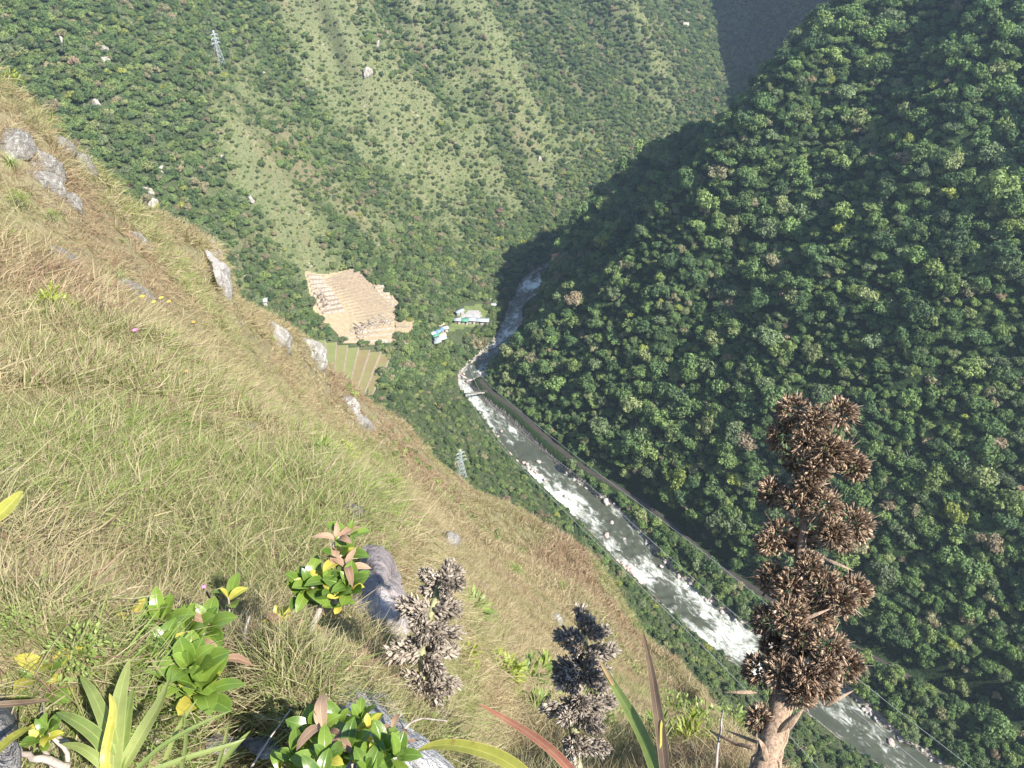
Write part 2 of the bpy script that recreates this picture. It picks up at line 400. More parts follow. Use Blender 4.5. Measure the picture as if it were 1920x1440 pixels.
# ------------------------------------------------------------------ foliage
def mat_foliage(name, hue=(1,1,1), translucent=.18):
    m, nt, b = new_mat(name, .75, .18)
    t = attr(nt, "tcol", 'INSTANCER').outputs["Color"]; v = attr(nt, "var").outputs["Fac"]
    sc = nt.nodes.new("ShaderNodeMapRange"); nt.links.new(v, sc.inputs[0]); sc.inputs[3].default_value = .62; sc.inputs[4].default_value = 1.42
    t = mix(nt, 1.0, t, attr(nt, "ocol", 'OBJECT').outputs["Color"], 'ADD')
    c = mix(nt, 1.0, t, sc.outputs[0], 'MULTIPLY')
    nt.links.new(c, b.inputs[0])
    tr = nt.nodes.new("ShaderNodeBsdfTranslucent"); nt.links.new(mix(nt, 1.0, c, (1.3,1.45,.7), 'MULTIPLY'), tr.inputs[0])
    ms = nt.nodes.new("ShaderNodeMixShader"); ms.inputs[0].default_value = translucent
    nt.links.new(b.outputs[0], ms.inputs[1]); nt.links.new(tr.outputs[0], ms.inputs[2])
    nt.links.new(ms.outputs[0], nt.nodes["Material Output"].inputs[0])
    return m
M_LEAF = mat_foliage("tree_foliage")
def mat_bark():
    m, nt, b = new_mat("bark", .9, .1); c = ramp(nt, noise(nt, objco(nt), 3., 5), [(.3,(.10,.085,.07)), (.7,(.30,.27,.23))]); nt.links.new(c, b.inputs[0]); return m
M_BARK = mat_bark()

def frames(nv, r):
    """orthonormal pairs perpendicular to unit normals nv, random spin"""
    h = r.normal(size=nv.shape); t = np.cross(nv, h); t /= np.linalg.norm(t, axis=1)[:, None]+1e-9
    return t, np.cross(nv, t)
def crown_mesh(name, seed, R=1.0, H=1.1, lumps=11, nf=1100, fs=.085, low=0.15):
    """unit-radius crown, base at z=0: leaf sprays spread through overlapping lobes"""
    r = np.random.default_rng(seed); P = []; Nv = []
    for k in range(lumps):
        a = r.uniform(0, 2*math.pi); rr = R*(.74 if k else 0)*math.sqrt(r.uniform(.1, 1)); hz = H*(low+.72*(1-(rr/R)**2*.8)*r.uniform(.45, 1.0))
        lr = R*r.uniform(.17, .44)*(1.15-.35*rr/R); c = np.array([rr*math.cos(a), rr*math.sin(a), hz])
        n = int(nf*lr*lr/(lumps*R*R*.13)); d = r.normal(size=(n, 3)); d[:,2] = d[:,2]*.8+.35; d /= np.linalg.norm(d, axis=1)[:, None]
        rad = lr*(r.uniform(.72, 1.08, n))[:, None]*(1+.22*np.sin(5*d[:,0:1]+k)*np.cos(4*d[:,1:2]-k))
        P.append(c+d*rad*[1, 1, .82]); Nv.append(d+r.normal(size=(n, 3))*.55)
    P = np.vstack(P); Nv = np.vstack(Nv); Nv[:,2] += .15; Nv /= np.linalg.norm(Nv, axis=1)[:, None]
    t, u = frames(Nv, r); n = len(P); s = (fs*r.uniform(.55, 1.5, n))[:, None]; q = s*r.uniform(.5, .95, (n, 1))
    V = np.stack([P-t*s, P-u*q+Nv*s*.25, P+t*s, P+u*q-Nv*s*.1], 1).reshape(-1, 3)
    F = np.arange(n*4).reshape(-1, 4)
    var = np.clip(.5+.17*r.normal(size=n)+.15*np.sin(P[:,0]*7+P[:,1]*5), 0, 1)
    return mesh_np(name, V, F, [M_LEAF], attrs={"var": ('FACE', 'FLOAT', var)})
def tube_np(pts, rad, sides=6):
    pts = np.asarray(pts, float); rad = np.broadcast_to(np.asarray(rad, float), (len(pts),))
    T = np.gradient(pts, axis=0); T /= np.linalg.norm(T, axis=1)[:, None]+1e-12
    up = np.array([0, 0, 1.]) if abs(T[0][2]) < .9 else np.array([1., 0, 0])
    V = []; prev = None
    for i in range(len(pts)):
        n = np.cross(T[i], up if prev is None else np.cross(prev, T[i])*1.0)
        if prev is not None: n = prev-T[i]*np.dot(prev, T[i])
        n /= np.linalg.norm(n)+1e-12; b = np.cross(T[i], n); prev = n
        a = np.linspace(0, 2*math.pi, sides, endpoint=False)
        V.append(pts[i]+rad[i]*(np.cos(a)[:, None]*n+np.sin(a)[:, None]*b))
    V = np.vstack(V); F = []
    for i in range(len(pts)-1):
        for k in range(sides): F.append((i*sides+k, i*sides+(k+1) % sides, (i+1)*sides+(k+1) % sides, (i+1)*sides+k))
    V = np.vstack([V, pts[-1:], pts[:1]]); F = np.array(F)
    e = len(V)-2; c1 = np.array([((len(pts)-1)*sides+k, (len(pts)-1)*sides+(k+1) % sides, e, e) for k in range(sides)])[:, :3]
    c0 = np.array([((k+1) % sides, k, e+1) for k in range(sides)])
    return V, F, np.vstack([c1, c0])
class MB:
    """collects pieces into one mesh"""
    def __init__(s): s.V = []; s.F = {3: [], 4: []}; s.M = {3: [], 4: []}; s.n = 0; s.C = {3: [], 4: []}
    def add(s, V, F, m=0, var=.5):
        V = np.asarray(V, float); s.V.append(V)
        for f in (F if isinstance(F, list) else [F]):
            f = np.asarray(f)
            if not len(f): continue
            k = f.shape[1]; s.F[k].append(f+s.n); s.M[k].append(np.full(len(f), m)); s.C[k].append(np.broadcast_to(var, (len(f),)))
        s.n += len(V)
    def tube(s, pts, rad, sides=6, m=0, var=.5):
        V, F4, F3 = tube_np(pts, rad, sides); s.add(V, [F4, F3], m, var)
    def box(s, c, size, R=None, m=0, var=.5):
        x, y, z = [v/2 for v in size]; V = np.array([(a*x, b*y, d*z) for a in (-1,1) for b in (-1,1) for d in (-1,1)])
        if R is not None: V = V@np.array(R).T
        s.add(V+np.array(c), np.array([(0,1,3,2),(4,6,7,5),(0,4,5,1),(2,3,7,6),(0,2,6,4),(1,5,7,3)]), m, var)
    def mesh(s, name, mats, smooth=False):
        if not s.V: return bpy.data.meshes.new(name)
        Fs = []; Ms = []; Cs = []
        for k in (3, 4):
            if s.F[k]: Fs.append(np.vstack(s.F[k])); Ms.append(np.concatenate(s.M[k])); Cs.append(np.concatenate(s.C[k]))
        me = mesh_np(name, np.vstack(s.V), Fs, mats, smooth, attrs={"var": ('FACE', 'FLOAT', np.concatenate(Cs))})
        if len(mats) > 1: me.polygons.foreach_set("material_index", np.concatenate(Ms).astype(np.int32))
        return me
    def build(s, name, mats, parent=None, smooth=False, **kw):
        return link(name, s.mesh(name, mats if isinstance(mats, (list, tuple)) else [mats], smooth), parent, **kw)
def trunk_mesh(name, seed):
    r = np.random.default_rng(seed); m = MB(); top = np.array([r.uniform(-.1,.1), r.uniform(-.1,.1), .75])
    m.tube([(0,0,-.5), (0.02,0,.1), top*.6, top], [.07,.055,.045,.03], 7)
    for k in range(5):
        a = k*1.3+r.uniform(0,.6); h = r.uniform(.3,.7); e = np.array([math.cos(a)*.55, math.sin(a)*.55, h+.4])
        m.tube([top*h, (top*h+e)/2+[0,0,.05], e], [.03,.02,.008], 5)
    return m.mesh(name, [M_BARK])
NCR = 9
CROWNS = [crown_mesh("crown", 100+k, H=[1.0,1.25,.8,1.5,.95,1.15,.75,1.35,1.0][k], lumps=[16,13,18,14,12,17,19,13,15][k], nf=1900, fs=.078, low=.1+.05*(k % 3)) for k in range(NCR)]
TRUNKS = [trunk_mesh("trunk", 200+k) for k in range(3)]
SMALL = [crown_mesh("bush", 300+k, H=[.9,1.1,.75,1.0][k], lumps=7, nf=420, fs=.12, low=0.0) for k in range(4)]

# palette of canopy colours (surface albedo)
GREENS = np.array([(.066,.105,.042),(.055,.092,.038),(.085,.130,.048),(.105,.145,.055),(.082,.112,.060),(.046,.078,.036),(.120,.145,.070),(.140,.140,.090),(.15,.18,.05),(.16,.135,.10)])
GPROB = np.array([.2,.16,.16,.12,.11,.12,.06,.035,.012,.008]); GPROB /= GPROB.sum()

def source_collection(name, meshes):
    c = bpy.data.collections.new(name)                 # instance library, reached only through the scatter object's nodes
    for i, me in enumerate(meshes):
        o = bpy.data.objects.new("%s_%02d" % (name, i), me); c.objects.link(o)
    return c
def scatter(name, P, scale, rot, idx, tcol, coll, label, cat, group=None):
    me = bpy.data.meshes.new(name); n = len(P)
    me.vertices.add(n); me.vertices.foreach_set("co", np.asarray(P, np.float32).ravel())
    sc = np.asarray(scale, np.float32)
    if sc.ndim == 1: sc = np.repeat(sc[:, None], 3, 1)
    for k, typ, arr in (("isc", 'FLOAT_VECTOR', sc), ("irot", 'FLOAT_VECTOR', rot), ("iidx", 'INT', idx), ("tcol", 'FLOAT_COLOR', np.hstack([tcol, np.ones((n, 1))]))):
        a = me.attributes.new(k, typ, 'POINT')
        a.data.foreach_set("value" if typ == 'INT' else ("color" if typ == 'FLOAT_COLOR' else "vector"), np.asarray(arr, np.int32 if typ == 'INT' else np.float32).ravel())
    o = link(name, me); tag(o, label, cat, group, 'stuff')
    ng = bpy.data.node_groups.new(name, 'GeometryNodeTree')
    ng.interface.new_socket("Geometry", in_out='INPUT', socket_type='NodeSocketGeometry'); ng.interface.new_socket("Geometry", in_out='OUTPUT', socket_type='NodeSocketGeometry')
    gi = ng.nodes.new("NodeGroupInput"); go = ng.nodes.new("NodeGroupOutput"); ip = ng.nodes.new("GeometryNodeInstanceOnPoints")
    ci = ng.nodes.new("GeometryNodeCollectionInfo"); ci.inputs["Collection"].default_value = coll
    ci.inputs["Separate Children"].default_value = True; ci.inputs["Reset Children"].default_value = True
    def na(nm, dt):
        x = ng.nodes.new("GeometryNodeInputNamedAttribute"); x.data_type = dt; x.inputs["Name"].default_value = nm; return x.outputs["Attribute"]
    L = ng.links.new
    L(gi.outputs[0], ip.inputs["Points"]); L(ci.outputs[0], ip.inputs["Instance"]); ip.inputs["Pick Instance"].default_value = True
    L(na("iidx", 'INT'), ip.inputs["Instance Index"]); L(na("irot", 'FLOAT_VECTOR'), ip.inputs["Rotation"]); L(na("isc", 'FLOAT_VECTOR'), ip.inputs["Scale"])
    L(ip.outputs[0], go.inputs[0])
    md = o.modifiers.new("scatter", 'NODES'); md.node_group = ng
    return o

def in_poly(px, py, poly):
    px = np.asarray(px); c = np.zeros(px.shape, bool); n = len(poly); j = n-1
    for i in range(n):
        xi, yi = poly[i]; xj, yj = poly[j]
        c ^= ((yi > py) != (yj > py)) & (px < (xj-xi)*(py-yi)/(yj-yi+1e-12)+xi); j = i
    return c
RUIN_POLY = [(572,508),(600,516),(632,512),(664,504),(690,528),(712,530),(752,572),(746,600),(790,604),(775,622),(735,648),(640,642),(636,628),(590,590)]
FIELD_POLY = [(570,640),(640,640),(735,668),(705,740),(640,760),(560,720)]
VILL_POLY = [(806,632),(850,600),(862,570),(910,560),(920,600),(860,650),(815,650)]
def jgrid(x0, x1, y0, y1, s, r):
    X, Y = np.meshgrid(np.arange(x0, x1, s), np.arange(y0, y1, s)); X = X.ravel(); Y = Y.ravel()
    return X+r.uniform(-.5, .5, X.shape)*s, Y+r.uniform(-.5, .5, X.shape)*s
def candidates(s, seed, x=(-620, 620), y=(60, 1150), top=8):
    r = np.random.default_rng(seed); X, Y = jgrid(*x, *y, s, r)
    az = np.abs(np.arctan2(X, Y)); k = az < math.radians(60); X, Y = X[k], Y[k]
    k = ~( (np.hypot(X, Y) < 60)); X, Y = X[k], Y[k]
    Zv, Z, nr, d, side, dp = ginterp([GV, GZ, GN.astype(float), GD, GS, GP], X, Y); near = nr > .5; Z = Zv
    px, py, f = project(X, Y, Z)
    k = (f > 0) & (px > -160) & (px < 2080) & (py > -120) & (py < 1620) & ((Z+top)/np.hypot(X, Y) > lookup_hor(X, Y)-.01) & ~near
    return [a[k] for a in (X, Y, Z, d, side, dp, px, py)]
def excluded(px, py):
    px = px+7*fbm(px/9, py/9, 901, 2)*2; py = py+7*fbm(px/9+5, py/9, 902, 2)*1.6
    return in_poly(px, py, RUIN_POLY) | in_poly(px, py, FIELD_POLY) | in_poly(px, py, VILL_POLY)
def build_forest():
    r = np.random.default_rng(5)
    big = []     # x,y,z,R,hscale,crown idx,colour idx
    # --- right flank, tall trees
    X, Y, Z, d, side, dp, px, py = candidates(5.7, 1, top=12)
    far = Y > 640
    cl = fbm(X/38, Y/38, 120, 3)
    k = (side > 0) & (d > 3.0) & (dp > 2.6) & (r.uniform(size=X.shape) < .80+.5*cl)
    R = (2.9+4.6*r.uniform(size=X.shape)**2.2+1.9*cl)*np.where(d < 16, .72, 1)
    tree = dict(X=X[k], Y=Y[k], Z=Z[k], R=R[k], cl=cl[k])
    X2, Y2, Z2, d2, s2, dp2, px2, py2 = candidates(3.3, 2, top=6)
    k2 = (s2 > 0) & (d2 > 1.2) & (dp2 > 1.6)
    # --- left side
    X3, Y3, Z3, d3, s3, dp3, px3, py3 = candidates(3.5, 3, top=6)
    dens = left_veg(X3, Y3, px3, py3, d3)
    u = r.uniform(size=X3.shape)
    lowbank = (py3 > 690) & (px3 > 690)
    k3 = (s3 <= 0) & (d3 > 4) & ~excluded(px3, py3) & ((dens > .16+.8*(u-.5)) | lowbank)
    k4 = (s3 <= 0) & (d3 > 4) & ~excluded(px3, py3) & ~k3 & (u < .97)
    R3 = 1.9+1.9*r.uniform(size=X3.shape)**1.6+.8*np.clip(dens, 0, 1)
    R3 = np.where(lowbank, 1.2+1.5*r.uniform(size=X3.shape)**2, R3)
    grove = in_poly(px3, py3, [(690,690),(760,650),(860,640),(900,600),(1010,500),(1070,480),(1000,560),(930,640),(860,690),(820,720),(700,735)])
    R3 = np.where(grove, 2.6+2.6*r.uniform(size=X3.shape), R3)
    R4 = .8+1.7*r.uniform(size=X3.shape)**1.8
    def pal(n, pos, shift=0., bright=1.):
        ci = r.choice(len(GREENS), n, p=GPROB); c = GREENS[ci]*r.uniform(.8, 1.25, (n, 1))
        return c*bright
    out = {}
    # individuals: the 300 that show largest
    rg = np.sqrt(tree['X']**2+tree['Y']**2+tree['Z']**2); qx, qy, _ = project(tree['X'], tree['Y'], tree['Z']+tree['R'])
    vis = (qx > -20) & (qx < 1940) & (qy > -20) & (qy < 1460)
    score = np.where(vis, tree['R']/rg, 0); order = np.argsort(-score)[:296]
    ind = np.zeros(len(rg), bool); ind[order] = True
    n = len(rg); cols = pal(n, None, bright=1.75)*np.array([1.08,1.03,.92]); ci = r.integers(0, NCR, n); rz = r.uniform(0, 6.28, n); hs = r.uniform(.85, 1.35, n)
    Xb, Yb, Zb, db, sb, dpb, pxb, pyb = candidates(2.3, 8, x=(-60, 330), y=(60, 560), top=3)
    bar = in_poly(pxb, pyb, [(815,690),(850,684),(905,700),(905,740),(870,735),(815,722)]) | in_poly(pxb, pyb, [(1140,1035),(1170,1045),(1210,1095),(1200,1112),(1150,1075)]) | in_poly(pxb, pyb, [(1600,1320),(1660,1322),(1745,1370),(1715,1392),(1650,1362)])
    kb = (db > .6) & (db < 10) & (dpb > .9) & ~bar & ~excluded(pxb, pyb) & (r.uniform(size=db.shape) < .75)
    globals()['BANKB'] = (Xb[kb], Yb[kb], Zb[kb], db[kb])
    return tree, ind, cols, ci, rz, hs, (X2[k2], Y2[k2], Z2[k2]), (X3, Y3, Z3, k3, k4, R3, R4, px3, py3, dens), pal, r
TREE, IND, TCOL, TCI, TRZ, THS, UND, LEFT, pal, fr = build_forest()
CC = source_collection("crown_source", CROWNS); SCc = source_collection("bush_source", SMALL)
nI = ~IND
def stk(*a): return np.stack(a, 1)
z0 = np.zeros
def rotz(a, tilt=.12, r=fr): return stk(r.normal(size=len(a))*tilt, r.normal(size=len(a))*tilt, a)
R_ = TREE['R'][nI]
scatter("forest", stk(TREE['X'][nI], TREE['Y'][nI], TREE['Z'][nI]+R_*.15), stk(R_*fr.uniform(.75, 1.3, len(R_)), R_*fr.uniform(.75, 1.3, len(R_)), R_*THS[nI]), rotz(TRZ[nI]), TCI[nI], TCOL[nI], CC,
        "dense dark green forest covering the steep mountain across the river", "forest")
x, y, z = UND; n = len(x); Ru = 1.7+2.1*fr.uniform(size=n)**1.5
scatter("undergrowth", stk(x, y, z-.3), stk(Ru, Ru, Ru*fr.uniform(.7, 1.5, n)), rotz(fr.uniform(0, 6.28, n)), fr.integers(0, NCR, n), pal(n, None, bright=1.75)*np.array([1.08,1.03,.88]), CC,
        "low dark green bushes filling the gaps under the trees of the right mountain", "undergrowth")
x, y, z, dbk = BANKB; n = len(x); Rb = .7+1.3*fr.uniform(size=n)**2+.04*dbk
scatter("bank_foliage", stk(x, y, z-.2), stk(Rb, Rb, Rb*fr.uniform(.7, 1.4, n)), rotz(fr.uniform(0, 6.28, n)), fr.integers(0, 4, n), pal(n, None, bright=1.3), SCc,
        "low green bushes crowding both banks of the river", "bushes")
X3, Y3, Z3, k3, k4, R3, R4, px3, py3, dens = LEFT
n = int(k3.sum()); c3 = pal(n, None, bright=1.6)*np.array([1.15,1.03,.95])
scatter("mountain_woods", stk(X3[k3], Y3[k3], Z3[k3]-.2), stk(R3[k3], R3[k3], R3[k3]*fr.uniform(.8, 1.3, n)), rotz(fr.uniform(0, 6.28, n)), fr.integers(0, NCR, n), c3, CC,
        "patchy green woods on the sunlit mountain left of the river", "woods")
n = int(k4.sum())
scatter("scrub_foliage", stk(X3[k4], Y3[k4], Z3[k4]-.2), R4[k4], rotz(fr.uniform(0, 6.28, n)), fr.integers(0, 4, n), pal(n, None, bright=1.45)*np.array([1.25,1.08,1.0]), SCc,
        "small scattered shrubs among pale grass on the sunlit mountain", "scrub")
print("forest", len(R_), "und", len(x), "woods", int(k3.sum()), "scrub", n)
# individual trees
def colour_word(c):
    r, g, b = c
    if r > g*.98: return "brownish"
    if g > .235 and b < .095: return "bright yellow-green"
    v = g
    return "pale green" if v > .19 else ("mid green" if v > .13 else "dark green")
def zone_word(px, py):
    if px > 1330 and py > 1080: return "low on the right beside the lower railway"
    if px > 1640: return "on the upper right of the forested mountain" if py < 480 else "on the right slope behind the brown seed head"
    if py < 300: return "high on the forested mountain near its hazy skyline"
    if px > 1380: return "in the middle of the forested mountain above the seed head"
    if py > 700: return "just above the railway in the middle of the valley"
    return "on the shaded left flank of the forested mountain"
def build_trees():
    ids = np.where(IND)[0]; sizes = TREE['R'][ids]
    for i in ids:
        R = TREE['R'][i]; loc = (TREE['X'][i], TREE['Y'][i], TREE['Z'][i])
        o = link("tree", None, loc=loc)
        o.empty_display_size = .5
        c = link("crown", CROWNS[TCI[i]], o, loc=(0, 0, R*.15), rot=(0, 0, TRZ[i]), scale=(R, R, R*THS[i])); c['ocol'] = [float(v) for v in TCOL[i]]
        link("trunk", TRUNKS[i % 3], o, rot=(0, 0, TRZ[i]), scale=(R, R, R*1.1))
        qx, qy, _ = project(*loc); z = zone_word(float(qx), float(qy)); shape = "tall" if THS[i]*[1.0,1.25,.8,1.5,.95,1.15,.75,1.35,1.0][TCI[i]] > 1.35 else ("flat-topped" if THS[i]*[1.0,1.25,.8,1.5,.95,1.15,.75,1.35,1.0][TCI[i]] < .95 else "round-crowned")
        w = "%s %s tree %s" % (shape, colour_word(TCOL[i]), z)
        tag(o, w, "tree", w.replace(" tree ", " trees "))
build_trees()
SPECIAL = [(1268,905,6.5,1,(.20,.25,.06),1.35,"tall bright yellow-green tree above the railway left of the brown seed head"),
 (1198,885,3.6,0,(.22,.17,.12),1.1,"small brown-leaved tree just left of the tall yellow-green tree"),
 (1740,600,5.0,4,(.20,.25,.08),1.0,"lime green tree alone among darker trees on the right slope"),
 (1500,215,7.5,2,(.16,.21,.08),.9,"broad pale green tree high in the middle of the forested mountain"),
 (1905,420,6.0,6,(.19,.24,.07),1.1,"bright green tree at the right edge of the view"),
 (1120,955,2.2,3,(.17,.19,.08),1.0,"small pale bush tree between the railway and the big grey boulders"),
 (1300,1040,4.4,5,(.11,.16,.06),1.0,"leafy green tree standing between the rapids and the railway"),
 (1650,1080,7.0,7,(.12,.15,.08),1.1,"large grey-green tree with a pale trunk right of the brown seed head"),
 (1690,1190,6.5,2,(.08,.13,.05),.9,"broad dark tree leaning over the lower railway")]
for i, (px, py, R, ci, c, hs, lab) in enumerate(SPECIAL):
    d = ray(px, py); t = np.linspace(200, 900, 1400); h = ginterp([GV], d[0]*t, d[1]*t)[0]+R*.6; w = np.where(d[2]*t < h)[0]; p = d*t[w[0]]; p[2] -= R*.6
    o = link("tree", None, loc=tuple(p)); cr = link("crown", CROWNS[ci], o, loc=(0, 0, R*.2), scale=(R, R, R*hs)); cr['ocol'] = [float(v) for v in c]
    link("trunk", TRUNKS[i % 3], o, scale=(R, R, R*1.2)); tag(o, lab, "tree")
# ------------------------------------------------------------------ hillside grass
def mat_grass():
    m, nt, b = new_mat("grass_blades", .6, .25)
    t = attr(nt, "tcol", 'INSTANCER').outputs["Color"]; v = attr(nt, "var").outputs["Fac"]
    c = mix(nt, ramp(nt, v, [(.30,(0,0,0)), (.62,(1,1,1))]), t, (.43,.365,.225))
    c = mix(nt, ramp(nt, v, [(.88,(0,0,0)), (.93,(1,1,1))]), c, (.20,.12,.09))
    nt.links.new(c, b.inputs[0])
    tr = nt.nodes.new("ShaderNodeBsdfTranslucent"); nt.links.new(mix(nt, 1.0, c, (1.1,1.15,.75), 'MULTIPLY'), tr.inputs[0])
    ms = nt.nodes.new("ShaderNodeMixShader"); ms.inputs[0].default_value = .35
    nt.links.new(b.outputs[0], ms.inputs[1]); nt.links.new(tr.outputs[0], ms.inputs[2]); nt.links.new(ms.outputs[0], nt.nodes["Material Output"].inputs[0])
    return m
M_GRASS = mat_grass()
def tuft_mesh(name, seed, nb, rad, h, w, lean=.6, lay=.25):
    r = np.random.default_rng(seed)
    a = r.uniform(0, 2*math.pi, nb); p = np.stack([np.cos(a), np.sin(a), a*0], 1)*(rad*np.sqrt(r.uniform(size=nb)))[:, None]
    hh = h*r.uniform(.45, 1.25, nb); la = a+r.normal(size=nb)*1.0; ln = np.abs(r.normal(size=nb))*lean+(r.uniform(size=nb) < lay)*1.2
    D = np.stack([np.cos(la)*np.sin(np.minimum(ln, 1.45)), np.sin(la)*np.sin(np.minimum(ln, 1.45)), np.cos(np.minimum(ln, 1.45))], 1)
    B = np.stack([np.cos(la), np.sin(la), -.35+0*la], 1)*r.uniform(.05, .6, nb)[:, None]
    S = np.cross(D, r.normal(size=(nb, 3))); S /= np.linalg.norm(S, axis=1)[:, None]+1e-9
    ww = w*r.uniform(.6, 1.5, nb)
    V = []
    for t, k in ((0, .8), (.35, 1.), (.7, .6)):
        c = p+D*(hh*t)[:, None]+B*(hh*t*t)[:, None]
        V += [c-S*(ww*k/2)[:, None], c+S*(ww*k/2)[:, None]]
    V.append(p+D*hh[:, None]+B*hh[:, None])
    V = np.stack(V, 1).reshape(-1, 3); o = np.arange(nb)[:, None]*7
    F4 = np.vstack([o+[0,1,3,2], o+[2,3,5,4]]); F3 = o+[4,5,6]
    var = r.uniform(0, 1, nb)
    return mesh_np(name, V, [F4, F3], [M_GRASS], attrs={"var": ('FACE', 'FLOAT', np.concatenate([var, var, var]))})
TUFT_N = [tuft_mesh("grass_tuft", 400+k, 70, .10, .10, .0026, .95, .5) for k in range(5)] + [tuft_mesh("grass_tuft", 410+k, 65, .15, .08, .0026, 1.3, .8) for k in range(3)]
TUFT_S = [tuft_mesh("straw_stems", 440+k, 7, .05, .24, .0028, .45, .15) for k in range(4)]
TUFT_M = [tuft_mesh("grass_tuft", 420+k, 60, .20, .24, .009, .75, .4) for k in range(5)]
TUFT_F = [tuft_mesh("grass_tuft", 430+k, 50, .42, .50, .035, .7, .3) for k in range(5)]
CT_S = source_collection("straw_source", TUFT_S); CT_N = source_collection("tuft_source", TUFT_N); CT_M = source_collection("tuft_source_mid", TUFT_M); CT_F = source_collection("tuft_source_far", TUFT_F)
GCOL = np.array([(.31,.29,.16),(.22,.26,.10),(.38,.32,.21),(.32,.22,.165),(.21,.29,.085),(.27,.275,.14)])
def slope_normal(x, y, e=.25):
    e = np.maximum(e, .01*np.hypot(x, y))
    zx = (z_near(x+e, y)-z_near(x-e, y))/(2*e); zy = (z_near(x, y+e)-z_near(x, y-e))/(2*e)
    n = np.stack([-zx, -zy, np.ones_like(zx)], -1); return n/np.linalg.norm(n, axis=-1, keepdims=True)
def align_euler(axis, spin):
    """euler angles taking +Z to axis, with a spin about it"""
    ax = axis; tilt = np.arccos(np.clip(ax[:,2], -1, 1)); az = np.arctan2(ax[:,1], ax[:,0])
    # R = Rz(az) Ry(tilt) Rz(spin-az)
    out = np.empty((len(ax), 3))
    ca, sa, ct, stt = np.cos(az), np.sin(az), np.cos(tilt), np.sin(tilt); cs, ss = np.cos(spin-az), np.sin(spin-az)
    r00 = ca*ct*cs-sa*ss; r10 = sa*ct*cs+ca*ss; r20 = -stt*cs; r21 = stt*ss; r22 = ct
    out[:,0] = np.arctan2(r21, r22); out[:,1] = np.arcsin(np.clip(-r20, -1, 1)); out[:,2] = np.arctan2(r10, r00)
    return out
BARE = []      # (x, y, radius) kept clear of grass: filled by the rocks below
def grass_band(name, r0, r1, n, coll, nv, sc, label, seed, up=.45):
    r = np.random.default_rng(seed); az = r.uniform(math.radians(-64), math.radians(38), n); rho = np.exp(r.uniform(math.log(r0), math.log(r1), n))
    rs, _ = sil(az); k = rho < rs*1.06; az, rho = az[k], rho[k]; x = rho*np.sin(az); y = rho*np.cos(az)
    z = z_near(x, y); px, py, f = project(x, y, z+.2)
    k = (f > 0) & (px > -150) & (px < 2050) & (py > -100) & (py < 1700)
    x, y, z, px, py, rho = [a[k] for a in (x, y, z, px, py, rho)]
    for (bx, by, br) in BARE:
        k = (x-bx)**2+(y-by)**2 > br*br; x, y, z, px, py, rho = [a[k] for a in (x, y, z, px, py, rho)]
    nrm = slope_normal(x, y); ax = nrm*(1-up)+np.array([0, 0, 1.])*up+r.normal(size=nrm.shape)*.22; ax /= np.linalg.norm(ax, axis=1)[:, None]
    S0 = 1.1 if r0 < 5 else (3.5 if r0 < 20 else 9); kp = fbm(x/S0, y/S0, 530, 3)+.45*(r.uniform(size=x.shape)-.5) > (-.60 if r0 < 20 else -.50)
    x, y, z, px, py, rho, nrm, ax = [a[kp] for a in (x, y, z, px, py, rho, nrm, ax)]
    m = len(x); S = 2.4 if r0 < 5 else (6 if r0 < 20 else 16)
    g = fbm(x/S, y/S, 500, 3); q = fbm(x/(S*.7)+9, y/(S*.7), 510, 3)
    gi = lambda cx, cy, w, h: np.exp(-(((px-cx)/w)**2+((py-cy)/h)**2))
    green = .75*gi(150, 780, 200, 90)+.6*gi(330, 820, 260, 60)+1.1*gi(640, 890, 130, 70)+.3*gi(400, 1000, 200, 90)+.5*gi(120, 1180, 200, 90)+.35*gi(900,1150,120,120)
    red = .55*gi(1080, 1060, 120, 70)+.5*gi(60, 520, 150, 90)+.35*gi(250, 520, 70, 60)+.4*gi(60, 930, 120, 120)+.4*gi(640,730,60,80)+.4*gi(760,880,60,60)
    u = r.uniform(size=m)
    ci = np.where(g+green > .32+.3*(u-.5), 4, np.where(g+green > .12, 1, np.where(q+red > .25+.3*(u-.5), 3, np.where(q < -.18, 2, np.where(u < .6, 0, 5)))))
    c = GCOL[ci]*r.uniform(.72, 1.15, (m, 1))*np.array([1.02, .98, .86])
    s = sc*r.uniform(.45, 1.5, m)*(1+.7*fbm(x/(S*.35), y/(S*.35), 520, 2))*(np.clip(rho/3.2, .5, 1)*(1+.16*np.clip(rho-3.2, 0, 9)) if r0 < 2 else (np.clip(rho/11., .5, 1) if r0 < 20 else np.clip(rho/45., .6, 1)))
    idx = r.integers(0, nv, m)
    if nv == 8: idx = np.where(r.uniform(size=m) < .45*(1-np.clip(green, 0, 1)), r.integers(5, 8, m), r.integers(0, 5, m))
    scatter(name, np.stack([x, y, z-.01*s], 1), s, align_euler(ax, r.uniform(0, 6.28, m)), idx, c, coll, label, "grass")
    print(name, m)
grass_band("grass", .62, 10.0, 27000, CT_N, 8, 1.0, "tangled straw and green grass covering the near hillside", 31)
grass_band("grass_slope", 5.5, 34., 29000, CT_M, 5, 1.0, "dry tawny grass on the upper hillside below the rock outcrops", 32)
grass_band("grass_distant", 26., 125., 30000, CT_F, 5, 1.0, "brown and yellow-green grass of the lower convex hillside above the river", 33)
grass_band("grass_stems", .7, 14.0, 2600, CT_S, 4, 1.0, "long thin straw stems standing above the matted grass of the near hillside", 34, up=.8)
